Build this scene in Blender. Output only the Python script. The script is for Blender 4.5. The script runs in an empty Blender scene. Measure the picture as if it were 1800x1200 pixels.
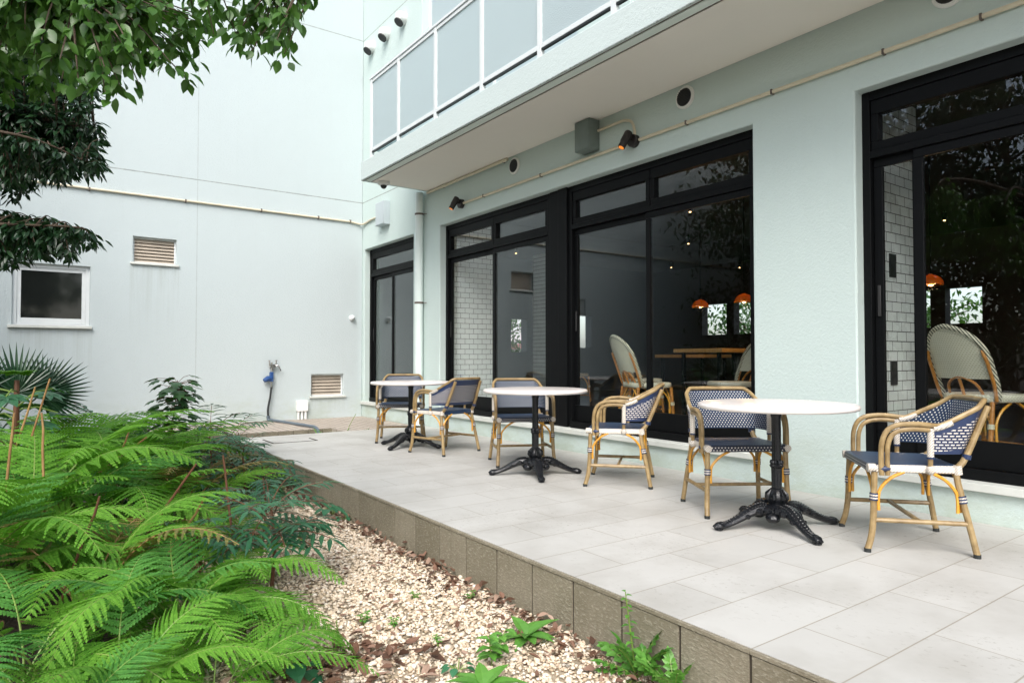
import bpy, bmesh, math, random
import numpy as np
from math import sin, cos, pi, radians as R
from mathutils import Vector as V, Matrix, Euler

S = bpy.context.scene
COL = S.collection
random.seed(7)

# ------------------------------------------------------------------ camera, world, sun, exposure
YAW = R(35.63); PITCH = math.atan(28 / 1175); EYE = V((0, 0, 1.01))
cam = bpy.data.objects.new('camera', bpy.data.cameras.new('camera'))
COL.objects.link(cam)
cam.location = EYE
cam.rotation_euler = (pi / 2 + PITCH, 0, -YAW)
cam.data.sensor_width = 36; cam.data.lens = 36 * 1175 / 1800
cam.data.clip_start = 0.05; cam.data.clip_end = 500
S.camera = cam

SUN_EL, SUN_AZ = R(47), R(221)          # azimuth clockwise from +Y: the sun stands behind the photographer's left
w = bpy.data.worlds.new('World'); S.world = w; w.use_nodes = True
nt = w.node_tree; nt.nodes.clear()
sky = nt.nodes.new('ShaderNodeTexSky'); sky.sky_type = 'NISHITA'; sky.sun_disc = False
sky.sun_elevation = SUN_EL; sky.sun_rotation = SUN_AZ; sky.dust_density = 3.0; sky.air_density = 1.0
hs = nt.nodes.new('ShaderNodeHueSaturation'); hs.inputs['Saturation'].default_value = 0.62; hs.inputs['Value'].default_value = 1.0
bg = nt.nodes.new('ShaderNodeBackground'); bg.inputs['Strength'].default_value = 0.15
wo = nt.nodes.new('ShaderNodeOutputWorld')
nt.links.new(sky.outputs[0], hs.inputs['Color']); nt.links.new(hs.outputs[0], bg.inputs['Color']); nt.links.new(bg.outputs[0], wo.inputs['Surface'])

sl = bpy.data.lights.new('sun', 'SUN'); sl.energy = 1.15; sl.angle = R(35); sl.color = (1.0, 0.985, 0.955)
so = bpy.data.objects.new('sun', sl); COL.objects.link(so)
sd = V((sin(SUN_AZ) * cos(SUN_EL), cos(SUN_AZ) * cos(SUN_EL), sin(SUN_EL)))
so.rotation_euler = sd.to_track_quat('Z', 'Y').to_euler(); so.location = (0, 0, 20)

S.view_settings.view_transform = 'Standard'; S.view_settings.look = 'None'
S.view_settings.exposure = 1.11; S.view_settings.gamma = 1.0
S.cycles.max_bounces = 10; S.cycles.transparent_max_bounces = 16; S.cycles.diffuse_bounces = 5
S.cycles.glossy_bounces = 5; S.cycles.transmission_bounces = 8
S.cycles.use_denoising = True
S.cycles.sample_clamp_indirect = 6.0
S.cycles.caustics_reflective = False; S.cycles.caustics_refractive = False

# ------------------------------------------------------------------ helpers: survey points (photo pixel + one known distance -> metres)
_f = V((sin(YAW) * cos(PITCH), cos(YAW) * cos(PITCH), sin(PITCH)))
_r = V((cos(YAW), -sin(YAW), 0)); _u = _r.cross(_f)
def ray(px, py): return _f + _r * ((px - 900) / 1175) + _u * ((600 - py) / 1175)
def on_z(px, py, z=0.0):
    d = ray(px, py); return EYE + d * ((z - EYE.z) / d.z)
def on_x(px, py, x):
    d = ray(px, py); return EYE + d * (x / d.x)
def on_y(px, py, y):
    d = ray(px, py); return EYE + d * (y / d.y)
def at(px, py, Z): return EYE + ray(px, py) * Z

# ------------------------------------------------------------------ helpers: meshes
class MB:
    def __init__(s): s.v = []; s.f = []; s.m = []; s.uv = {}
    def add(s, vs, fs, mi=0):
        o = len(s.v); s.v += [tuple(p) for p in vs]
        for k, f in enumerate(fs):
            s.f.append(tuple(i + o for i in f)); s.m.append(mi[k] if isinstance(mi, (list, tuple)) else mi)
        return o
    def box(s, a, b, mi=0):
        x0, y0, z0 = a; x1, y1, z1 = b
        s.add([(x0, y0, z0), (x1, y0, z0), (x1, y1, z0), (x0, y1, z0), (x0, y0, z1), (x1, y0, z1), (x1, y1, z1), (x0, y1, z1)],
              [(0, 3, 2, 1), (4, 5, 6, 7), (0, 1, 5, 4), (1, 2, 6, 5), (2, 3, 7, 6), (3, 0, 4, 7)], mi)
        return s
    def tube(s, pts, r, n=8, mi=0, caps=True, flat=1.0):
        pts = [V(p) for p in pts]; m = len(pts)
        rs = list(r) if isinstance(r, (list, tuple)) else [r] * m
        tang = []
        for i in range(m):
            t = pts[min(i + 1, m - 1)] - pts[max(i - 1, 0)]
            tang.append(t.normalized() if t.length > 1e-9 else V((0, 0, 1)))
        ref = V((0, 0, 1)) if abs(tang[0].z) < 0.9 else V((1, 0, 0))
        nrm = tang[0].cross(ref).normalized(); vs = []; fs = []
        for i in range(m):
            nrm = (nrm - tang[i] * nrm.dot(tang[i])).normalized(); b = tang[i].cross(nrm)
            for k in range(n):
                a = 2 * pi * k / n
                vs.append(pts[i] + nrm * (cos(a) * rs[i]) + b * (sin(a) * rs[i] * flat))
        for i in range(m - 1):
            for k in range(n):
                fs.append((i * n + k, i * n + (k + 1) % n, (i + 1) * n + (k + 1) % n, (i + 1) * n + k))
        if caps:
            fs.append(tuple(range(n - 1, -1, -1))); fs.append(tuple((m - 1) * n + k for k in range(n)))
        s.add(vs, fs, mi); return s
    def lathe(s, prof, c=(0, 0, 0), n=24, mi=0, axis='z', flute=None):
        vs = []; fs = []
        for j, (r, h) in enumerate(prof):
            for k in range(n):
                a = 2 * pi * k / n; rr = r
                if flute and flute[0] <= h <= flute[1]: rr = r * (1 - 0.13 * (k % 2))
                if axis == 'z': p = (c[0] + rr * cos(a), c[1] + rr * sin(a), c[2] + h)
                elif axis == 'x': p = (c[0] + h, c[1] + rr * cos(a), c[2] + rr * sin(a))
                else: p = (c[0] + rr * sin(a), c[1] + h, c[2] + rr * cos(a))
                vs.append(p)
        for j in range(len(prof) - 1):
            for k in range(n):
                fs.append((j * n + k, j * n + (k + 1) % n, (j + 1) * n + (k + 1) % n, (j + 1) * n + k))
        fs.append(tuple(range(n - 1, -1, -1))); fs.append(tuple((len(prof) - 1) * n + k for k in range(n)))
        s.add(vs, fs, mi); return s
    def ball(s, c, r, mi=0, n=8, m=6):
        if not isinstance(r, (tuple, list)): r = (r, r, r)
        vs = []; fs = []
        for j in range(m + 1):
            t = pi * (j / m * 0.98 + 0.01)
            for k in range(n):
                a = 2 * pi * k / n; vs.append((c[0] + r[0] * sin(t) * cos(a), c[1] + r[1] * sin(t) * sin(a), c[2] + r[2] * cos(t)))
        for j in range(m):
            for k in range(n):
                fs.append((j * n + k, (j + 1) * n + k, (j + 1) * n + (k + 1) % n, j * n + (k + 1) % n))
        s.add(vs, fs, mi); return s
    def leaf(s, p, d, up, L, W, mi=0, droop=0.25, fold=0.25, seg=3):
        d = d.normalized(); side = d.cross(up)
        side = side.normalized() if side.length > 1e-5 else V((1, 0, 0))
        nn = side.cross(d).normalized(); vs = []; fs = []
        prof = {2: (0.0, 1.0, 0.0), 3: (0.0, 1.0, 0.72, 0.0), 4: (0.0, 0.8, 1.0, 0.62, 0.0)}[seg]
        for i, wv in enumerate(prof):
            t = i / (len(prof) - 1) if seg != 3 else (0, 0.35, 0.68, 1)[i]
            c = p + d * (L * t) - nn * (droop * L * t * t)
            if wv == 0.0: vs.append(c)
            else:
                h = nn * (fold * W * 0.5 * wv)
                vs += [c - side * (W * 0.5 * wv) + h, c, c + side * (W * 0.5 * wv) + h]
        k = len(prof) - 2
        fs += [(0, 2, 1), (0, 3, 2)]
        for i in range(k - 1):
            a = 1 + 3 * i; b = a + 3
            fs += [(a, a + 1, b + 1, b), (a + 1, a + 2, b + 2, b + 1)]
        a = 1 + 3 * (k - 1); t = len(vs) - 1
        fs += [(a, a + 1, t), (a + 1, a + 2, t)]
        s.add(vs, fs, mi); return s
    def build(s, name, mats, parent=None, smooth=True, ang=35, bevel=0.0, loc=None):
        me = bpy.data.meshes.new(name); me.from_pydata(s.v, [], s.f)
        for m in (mats if isinstance(mats, (list, tuple)) else [mats]): me.materials.append(m)
        if any(s.m): me.polygons.foreach_set('material_index', s.m)
        if s.uv:
            ul = me.uv_layers.new(name='UVMap')
            vi = np.empty(len(me.loops), dtype=np.int32); me.loops.foreach_get('vertex_index', vi)
            tab = np.zeros((len(s.v), 2), dtype=np.float32)
            for k, q in s.uv.items(): tab[k] = q
            ul.data.foreach_set('uv', tab[vi].ravel())
        if smooth:
            me.polygons.foreach_set('use_smooth', [True] * len(me.polygons)); me.set_sharp_from_angle(angle=R(ang))
        me.update()
        o = bpy.data.objects.new(name, me); COL.objects.link(o)
        if parent is not None: o.parent = parent
        if loc is not None: o.location = loc
        if bevel:
            b = o.modifiers.new('Bevel', 'BEVEL'); b.width = bevel; b.segments = 2; b.limit_method = 'ANGLE'; b.angle_limit = R(40)
        return o

def tag(o, label=None, cat=None, group=None, kind=None):
    if label: o['label'] = label
    if cat: o['category'] = cat
    if group: o['group'] = group
    if kind: o['kind'] = kind
    return o
def thing(name, label, cat, loc=(0, 0, 0), rz=0.0, group=None):
    o = bpy.data.objects.new(name, None); COL.objects.link(o); o.empty_display_size = 0.1
    o.location = loc; o.rotation_euler = (0, 0, rz)
    return tag(o, label, cat, group)
def dup(root, loc, rz=0.0, label=None, scale=None):
    def cp(o, par):
        c = o.copy(); COL.objects.link(c)
        if par is not None: c.parent = par
        for ch in KIDS.get(o.name, []): cp(ch, c)
        return c
    KIDS.clear()
    for o in COL.objects:
        if o.parent: KIDS.setdefault(o.parent.name, []).append(o)
    c = cp(root, None); c.location = loc; c.rotation_euler = (0, 0, rz)
    if label: c['label'] = label
    if scale: c.scale = (scale,) * 3
    return c
KIDS = {}
def spline(pts, n=6):
    pts = [V(p) for p in pts]; out = []
    for i in range(len(pts) - 1):
        p0 = pts[max(i - 1, 0)]; p1 = pts[i]; p2 = pts[i + 1]; p3 = pts[min(i + 2, len(pts) - 1)]
        for k in range(n):
            t = k / n
            out.append(0.5 * ((2 * p1) + (p2 - p0) * t + (2 * p0 - 5 * p1 + 4 * p2 - p3) * t * t + (3 * p1 - p0 - 3 * p2 + p3) * t ** 3))
    out.append(pts[-1]); return out
def rv(a=1.0): return V((random.uniform(-a, a), random.uniform(-a, a), random.uniform(-a, a)))

# ------------------------------------------------------------------ helpers: materials
class NT:
    def __init__(s, name):
        s.m = bpy.data.materials.new(name); s.m.use_nodes = True; s.t = s.m.node_tree; s.t.nodes.clear()
        s.out = s.n('OutputMaterial'); s.bs = s.n('BsdfPrincipled'); s.l(s.bs.outputs[0], s.out.inputs['Surface'])
    def n(s, typ, **kw):
        nd = s.t.nodes.new('ShaderNode' + typ)
        for k, v in kw.items(): setattr(nd, k, v)
        return nd
    def l(s, a, b): s.t.links.new(a, b)
    def put(s, sock, val):
        if hasattr(val, 'links'): s.l(val, sock)
        else: sock.default_value = val
    def math(s, op, a, b=0.0, c=None):
        nd = s.n('Math', operation=op); s.put(nd.inputs[0], a); s.put(nd.inputs[1], b)
        if c is not None: s.put(nd.inputs[2], c)
        return nd.outputs[0]
    def pos(s, kind='Object', scale=(1, 1, 1), rot=(0, 0, 0), loc=(0, 0, 0)):
        tc = s.n('TexCoord'); mp = s.n('Mapping'); s.l(tc.outputs[kind], mp.inputs['Vector'])
        mp.inputs['Scale'].default_value = scale; mp.inputs['Rotation'].default_value = rot; mp.inputs['Location'].default_value = loc
        return mp.outputs[0]
    def noise(s, vec, scale, detail=4, rough=0.55):
        nd = s.n('TexNoise'); s.l(vec, nd.inputs['Vector']); nd.inputs['Scale'].default_value = scale
        nd.inputs['Detail'].default_value = detail; nd.inputs['Roughness'].default_value = rough; return nd.outputs['Fac']
    def ramp(s, fac, stops):
        nd = s.n('ValToRGB'); s.l(fac, nd.inputs['Fac']); e = nd.color_ramp.elements
        while len(e) < len(stops): e.new(0.5)
        for el, (p, c) in zip(e, stops): el.position = p; el.color = (*c, 1) if len(c) == 3 else c
        return nd.outputs['Color']
    def mix(s, fac, a, b, mode='MIX'):
        nd = s.n('MixRGB', blend_type=mode)
        s.put(nd.inputs['Fac'], fac)
        for i, q in ((1, a), (2, b)):
            if isinstance(q, tuple): nd.inputs[i].default_value = (*q, 1)
            else: s.l(q, nd.inputs[i])
        return nd.outputs[0]
    def bump(s, h, strength=0.5, dist=0.01, prev=None):
        nd = s.n('Bump'); s.l(h, nd.inputs['Height']); nd.inputs['Strength'].default_value = strength; nd.inputs['Distance'].default_value = dist
        if prev is not None: s.l(prev, nd.inputs['Normal'])
        return nd.outputs[0]
    def fin(s, col=None, rough=None, nor=None, metal=None, spec=None, **kw):
        b = s.bs.inputs
        if col is not None:
            if isinstance(col, tuple): b['Base Color'].default_value = (*col, 1)
            else: s.l(col, b['Base Color'])
        if rough is not None: s.put(b['Roughness'], rough)
        if nor is not None: s.l(nor, b['Normal'])
        if metal is not None: b['Metallic'].default_value = metal
        if spec is not None: b['Specular IOR Level'].default_value = spec
        for k, v in kw.items(): s.put(b[k.replace('_', ' ')], v)
        return s.m

def simple(name, c, rough=0.5, var=0.15, scale=20, bump=0.0, bscale=80, metal=0.0, spec=0.5, bdist=0.003):
    q = NT(name); p = q.pos()
    col = q.mix(q.noise(p, scale), tuple(x * (1 - var) for x in c), tuple(min(1, x * (1 + var)) for x in c))
    nor = q.bump(q.noise(p, bscale, 3), bump, bdist) if bump else None
    rr = q.math('MULTIPLY_ADD', q.noise(p, scale * 1.7, 3), 0.25 * rough, rough * 0.88)
    return q.fin(col, rr, nor, metal, spec)

def stucco(name, base, joints=True):
    q = NT(name); p = q.pos()
    big = q.noise(p, 0.55, 5); mid = q.noise(p, 6, 4)
    col = q.mix(big, tuple(x * 0.95 for x in base), tuple(min(1, x * 1.03) for x in base))
    col = q.mix(q.math('MULTIPLY', mid, 0.12), col, tuple(x * 0.86 for x in base))
    st = q.noise(q.pos(scale=(7, 7, 0.22)), 1.6, 5, 0.65)              # rain streaks
    col = q.mix(q.math('MULTIPLY', q.ramp(st, [(0.55, (0, 0, 0)), (0.78, (1, 1, 1))]), 0.07), col, (0.40, 0.45, 0.42))
    sep = q.n('SeparateXYZ'); q.l(q.pos(), sep.inputs[0]); z = sep.outputs['Z']
    g = q.math('MULTIPLY', q.math('SUBTRACT', 0.55, z), 1.8)                # splash dirt with algae near the paving
    gm = q.n('Clamp'); q.l(q.math('MULTIPLY', g, q.ramp(q.noise(q.pos(scale=(1, 1, 2.2)), 2.4, 6, 0.7), [(0.42, (0, 0, 0)), (0.75, (1, 1, 1))])), gm.inputs['Value'])
    col = q.mix(q.math('MULTIPLY', gm.outputs[0], 0.75), col, (0.36, 0.41, 0.30))
    if joints == 'x':                                                   # run-off marks below the sills
        dr = q.ramp(q.noise(q.pos(scale=(11, 1, 0.35)), 2.2, 5, 0.7), [(0.42, (0, 0, 0)), (0.68, (1, 1, 1))])
        X = sep.outputs['X']
        for xa, xb, zt, ln in ((-0.28, 0.68, 1.42, 0.9), (1.13, 1.79, 2.38, 1.1), (3.79, 4.42, 0.33, 0.3)):
            mk = q.math('MULTIPLY', q.math('MULTIPLY', q.math('GREATER_THAN', X, xa), q.math('LESS_THAN', X, xb)), q.math('LESS_THAN', z, zt))
            fade = q.n('Clamp'); q.l(q.math('SUBTRACT', 1.0, q.math('DIVIDE', q.math('SUBTRACT', zt, z), ln)), fade.inputs['Value'])
            col = q.mix(q.math('MULTIPLY', q.math('MULTIPLY', mk, fade.outputs[0]), q.math('MULTIPLY', dr, 0.42)), col, (0.34, 0.38, 0.35))
    if joints is False:                                                 # black drip marks along the lower edge of the slab
        dr = q.ramp(q.noise(q.pos(scale=(1, 14, 3)), 2.0, 5, 0.75), [(0.45, (0, 0, 0)), (0.62, (1, 1, 1))])
        col = q.mix(q.math('MULTIPLY', q.math('MULTIPLY', q.math('LESS_THAN', sep.outputs['X'], 3.7075), q.math('LESS_THAN', z, q.math('MULTIPLY_ADD', q.noise(q.pos(scale=(1, 9, 1)), 3, 4), 0.026, 3.472))), q.math('MULTIPLY', dr, 0.55)), col, (0.10, 0.10, 0.08))
    if joints:                                                          # casting joints of the concrete, slightly open and dirty
        rag = q.math('MULTIPLY', q.noise(p, 14, 4), 1.0)
        def line(coord, v, wd, k):
            d = q.math('ABSOLUTE', q.math('SUBTRACT', coord, v))
            return q.math('MULTIPLY', q.math('LESS_THAN', d, q.math('MULTIPLY', rag, wd)), k)
        f = q.math('MAXIMUM', line(z, 3.745, 0.016, 0.6), line(z, 6.65, 0.016, 0.55))
        if joints == 'x': f = q.math('MAXIMUM', f, line(sep.outputs['X'], 2.03, 0.012, 0.25))
        col = q.mix(f, col, (0.16, 0.17, 0.15))
    spot = q.ramp(q.noise(p, 9, 6, 0.8), [(0.70, (0, 0, 0)), (0.74, (1, 1, 1))])
    col = q.mix(q.math('MULTIPLY', spot, 0.10), col, (0.30, 0.30, 0.27))
    h = q.math('ADD', q.noise(p, 45, 5, 0.6), q.math('MULTIPLY', q.noise(p, 130, 2), 0.5))
    return q.fin(col, 0.75, q.bump(h, 0.5, 0.009), spec=0.25)

def grain(name, c1, c2, axis_scale, rough=0.4):
    q = NT(name); n = q.noise(q.pos(scale=axis_scale), 6, 4)
    p = q.noise(q.pos(), 14, 3)
    col = q.mix(q.math('MULTIPLY', p, 0.6), q.ramp(n, [(0.3, c1), (0.7, c2)]), c1)
    return q.fin(col, rough, q.bump(n, 0.15, 0.002))

def leafmat(name, c1, c2, rough=0.4, trans=0.3, var='island', spec=0.5):
    q = NT(name); g = q.n('NewGeometry'); oi = q.n('ObjectInfo')
    rnd = g.outputs['Random Per Island']
    p = q.pos()
    f = q.math('ADD', q.math('MULTIPLY', rnd, 0.5), q.math('MULTIPLY', oi.outputs['Random'], 0.42))
    f = q.math('ADD', f, q.math('MULTIPLY', q.math('SUBTRACT', q.noise(p, 7, 3), 0.35), 0.8))
    col = q.ramp(f, [(0.14, c1), (0.98, c2)])
    q.fin(col, rough, spec=spec)
    q.bs.inputs['Coat Weight'].default_value = 0.0
    tr = q.n('BsdfTranslucent'); ms = q.n('MixShader'); ms.inputs[0].default_value = trans
    tc = q.mix(0.65, col, (0.32, 0.55, 0.07), 'MULTIPLY')
    tc2 = q.mix(0.5, tc, col); bright = q.mix(1.0, tc2, (1.6, 1.6, 1.2), 'MULTIPLY')
    q.l(bright, tr.inputs['Color'])
    q.l(q.bs.outputs[0], ms.inputs[1]); q.l(tr.outputs[0], ms.inputs[2]); q.l(ms.outputs[0], q.out.inputs['Surface'])
    return q.m

def glass(name, tint=(0.97, 0.99, 0.985), ior=1.5):
    q = NT(name); fr = q.n('Fresnel'); g_ = q.n('NewGeometry'); q.l(q.math('MULTIPLY_ADD', g_.outputs['Backfacing'], 1.0 / ior - ior, ior), fr.inputs['IOR'])
    tp = q.n('BsdfTransparent'); tp.inputs['Color'].default_value = (*tint, 1)
    gl = q.n('BsdfGlossy'); gl.inputs['Roughness'].default_value = 0.0; gl.inputs['Color'].default_value = (0.95, 0.98, 1, 1)
    ms = q.n('MixShader'); q.l(fr.outputs[0], ms.inputs[0]); q.l(tp.outputs[0], ms.inputs[1]); q.l(gl.outputs[0], ms.inputs[2])
    q.l(ms.outputs[0], q.out.inputs['Surface']); return q.m

def emit(name, c, k):
    q = NT(name); return q.fin(tuple(min(1, x) for x in c), 0.5, Emission_Color=(*c, 1), Emission_Strength=k)

M = {}
M['wall'] = stucco('painted_stucco', (0.545, 0.640, 0.612), True)
M['endwall'] = stucco('painted_stucco_end', (0.510, 0.572, 0.580), 'x')
M['slab'] = stucco('painted_slab', (0.555, 0.63, 0.615), False)
M['soffit'] = simple('cream_soffit_paint', (0.86, 0.815, 0.745), 0.8, 0.04, 1.2, 0.1, 60)
M['black'] = simple('black_aluminium', (0.004, 0.0045, 0.005), 0.5, 0.2, 5, spec=0.12)
M['glass'] = glass('window_glass')
M['darkglass'] = simple('dark_window_glass', (0.012, 0.014, 0.013), 0.06, 0.1, 2)
M['alu'] = simple('pale_aluminium', (0.66, 0.69, 0.69), 0.4, 0.06, 8)
M['whitepaint'] = simple('white_paint', (0.78, 0.79, 0.77), 0.5, 0.06, 12)
M['grille'] = simple('dark_grille', (0.02, 0.02, 0.02), 0.6, 0.2, 12)
M['cream'] = simple('cream_conduit', (0.62, 0.56, 0.42), 0.45, 0.14, 9)
M['pipe'] = simple('painted_downpipe', (0.66, 0.74, 0.715), 0.45, 0.08, 2)
M['greybox'] = simple('light_grey_box_paint', (0.46, 0.52, 0.54), 0.45, 0.08, 5)
M['darkbox'] = simple('weathered_grey_green_box', (0.16, 0.20, 0.185), 0.55, 0.25, 7)
M['sill'] = simple('pale_stone_sill', (0.60, 0.62, 0.58), 0.6, 0.15, 7)
M['steel'] = simple('chrome_steel', (0.6, 0.6, 0.6), 0.2, 0.1, 20, metal=1.0)
M['brownsteel'] = simple('rusty_clamp', (0.11, 0.085, 0.07), 0.6, 0.4, 40)
M['lampblack'] = simple('matt_black_lamp', (0.018, 0.014, 0.013), 0.5, 0.2, 10)
M['bulb'] = emit('warm_lamp_glow', (1.0, 0.30, 0.04), 0.35)
M['spotglow'] = emit('ceiling_spot_glow', (1.0, 0.60, 0.25), 3.0)
M['slat'] = simple('beige_louvre', (0.43, 0.37, 0.30), 0.5, 0.22, 6)
M['bluetag'] = simple('blue_plastic', (0.02, 0.07, 0.22), 0.4, 0.1, 9)
M['greypvc'] = simple('grey_pvc', (0.10, 0.13, 0.16), 0.4, 0.15, 7)
M['rubber'] = simple('black_rubber', (0.015, 0.018, 0.018), 0.5, 0.2, 9)
M['iron'] = simple('glossy_cast_iron', (0.007, 0.008, 0.010), 0.24, 0.2, 30, 0.35, 95, bdist=0.005, spec=0.4)
M['top'] = simple('pinkish_white_stone', (0.80, 0.745, 0.71), 0.22, 0.05, 18)
M['bamboo'] = grain('bamboo_frame', (0.19, 0.125, 0.052), (0.44, 0.32, 0.155), (3, 3, 3), 0.36)
M['orange'] = grain('amber_cane', (0.58, 0.26, 0.025), (0.74, 0.40, 0.06), (6, 6, 6), 0.32)
M['navy'] = simple('navy_binding', (0.018, 0.032, 0.085), 0.38, 0.2, 60, 0.4, 160)
M['cream_wrap'] = None
M['wood'] = grain('honey_wood', (0.42, 0.22, 0.06), (0.64, 0.37, 0.13), (1, 10, 1), 0.4)
M['cane'] = grain('honey_cane', (0.34, 0.13, 0.02), (0.52, 0.23, 0.05), (6, 6, 6), 0.35)
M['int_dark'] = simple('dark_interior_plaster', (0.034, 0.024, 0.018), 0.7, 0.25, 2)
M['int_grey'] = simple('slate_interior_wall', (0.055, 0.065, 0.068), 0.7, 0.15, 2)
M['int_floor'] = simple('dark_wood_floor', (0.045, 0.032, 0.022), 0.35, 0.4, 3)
M['soil'] = simple('dark_soil', (0.035, 0.024, 0.016), 0.95, 0.5, 9, 0.8, 30, bdist=0.03)

def weave_front():
    q = NT('navy_weave_white_dots'); tc = q.n('TexCoord'); sp = q.n('SeparateXYZ'); q.l(tc.outputs['UV'], sp.inputs[0])
    vv = q.math('DIVIDE', sp.outputs['Y'], 0.0140); row = q.math('FLOOR', vv)
    par = q.math('MULTIPLY', q.math('MODULO', q.math('ABSOLUTE', row), 2.0), 0.5)
    uu = q.math('ADD', q.math('DIVIDE', sp.outputs['X'], 0.0210), par)
    fu = q.math('ABSOLUTE', q.math('SUBTRACT', q.math('FRACT', uu), 0.5)); fv = q.math('ABSOLUTE', q.math('SUBTRACT', q.math('FRACT', vv), 0.5))
    dot = q.math('MULTIPLY', q.math('LESS_THAN', fu, 0.14), q.math('LESS_THAN', fv, 0.24))
    navy = q.mix(q.noise(tc.outputs['UV'], 60, 2), (0.006, 0.017, 0.042), (0.015, 0.036, 0.080))
    col = q.mix(dot, navy, (0.60, 0.585, 0.55))
    h = q.math('SUBTRACT', q.math('ADD', fu, fv), q.math('MULTIPLY', dot, 0.3))
    return q.fin(col, 0.5, q.bump(h, 0.3, 0.003), spec=0.25)
def weave_rear():
    q = NT('white_and_navy_basket_weave'); tc = q.n('TexCoord'); b = q.n('TexBrick'); q.l(tc.outputs['UV'], b.inputs['Vector'])
    b.inputs['Scale'].default_value = 1.0; b.inputs['Brick Width'].default_value = 0.031; b.inputs['Row Height'].default_value = 0.0150
    b.inputs['Mortar Size'].default_value = 0.0052; b.inputs['Mortar Smooth'].default_value = 0.2
    b.inputs['Color1'].default_value = (0.66, 0.60, 0.54, 1); b.inputs['Color2'].default_value = (0.76, 0.71, 0.65, 1); b.inputs['Mortar'].default_value = (0.018, 0.028, 0.07, 1)
    return q.fin(b.outputs['Color'], 0.4, q.bump(b.outputs['Fac'], -0.6, 0.003))
def weave_seat(name, base1, base2, dots, du=0.017, dv=0.017, rad=0.20):
    q = NT(name); tc = q.n('TexCoord'); sp = q.n('SeparateXYZ'); q.l(tc.outputs['UV'], sp.inputs[0])
    uu = q.math('DIVIDE', sp.outputs['X'], du); vv = q.math('DIVIDE', sp.outputs['Y'], dv)
    par = q.math('MULTIPLY', q.math('MODULO', q.math('ABSOLUTE', q.math('FLOOR', vv)), 2.0), 0.5)
    fu = q.math('ABSOLUTE', q.math('SUBTRACT', q.math('FRACT', q.math('ADD', uu, par)), 0.5)); fv = q.math('ABSOLUTE', q.math('SUBTRACT', q.math('FRACT', vv), 0.5))
    col = q.mix(q.noise(tc.outputs['UV'], 45, 3), base1, base2)
    if dots: col = q.mix(q.math('MULTIPLY', q.math('LESS_THAN', fu, rad), q.math('LESS_THAN', fv, rad)), col, dots)
    return q.fin(col, 0.36, q.bump(q.math('ADD', fu, fv), 0.6, 0.004))
M['wf'] = weave_front(); M['wr'] = weave_rear()
M['ws'] = weave_seat('navy_seat_weave', (0.012, 0.032, 0.076), (0.028, 0.062, 0.130), None)
M['wd'] = weave_seat('dark_dotted_seat_edge', (0.010, 0.012, 0.022), (0.018, 0.022, 0.04), (0.70, 0.66, 0.60), 0.021, 0.016, 0.17)
M['iw'] = weave_seat('beige_rattan_weave', (0.47, 0.44, 0.31), (0.62, 0.59, 0.44), (0.70, 0.68, 0.56), 0.022, 0.013, 0.33)
def wrap():
    q = NT('cream_cord_wrap'); w_ = q.n('TexWave'); q.l(q.pos(), w_.inputs['Vector']); w_.inputs['Scale'].default_value = 45; w_.bands_direction = 'DIAGONAL'
    col = q.ramp(w_.outputs['Fac'], [(0.0, (0.36, 0.32, 0.27)), (0.45, (0.64, 0.59, 0.52))])
    return q.fin(col, 0.5, q.bump(w_.outputs['Fac'], 0.5, 0.003))
M['cream_wrap'] = wrap()
def wrap_dark():
    q = NT('pale_and_dark_edge_wrap'); w_ = q.n('TexWave'); q.l(q.pos(scale=(1, 1, 1)), w_.inputs['Vector']); w_.inputs['Scale'].default_value = 22; w_.bands_direction = 'DIAGONAL'
    col = q.ramp(w_.outputs['Fac'], [(0.32, (0.05, 0.05, 0.035)), (0.42, (0.58, 0.55, 0.42))])
    return q.fin(col, 0.5, q.bump(w_.outputs['Fac'], 0.5, 0.003))
M['edge_wrap'] = wrap_dark()

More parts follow.
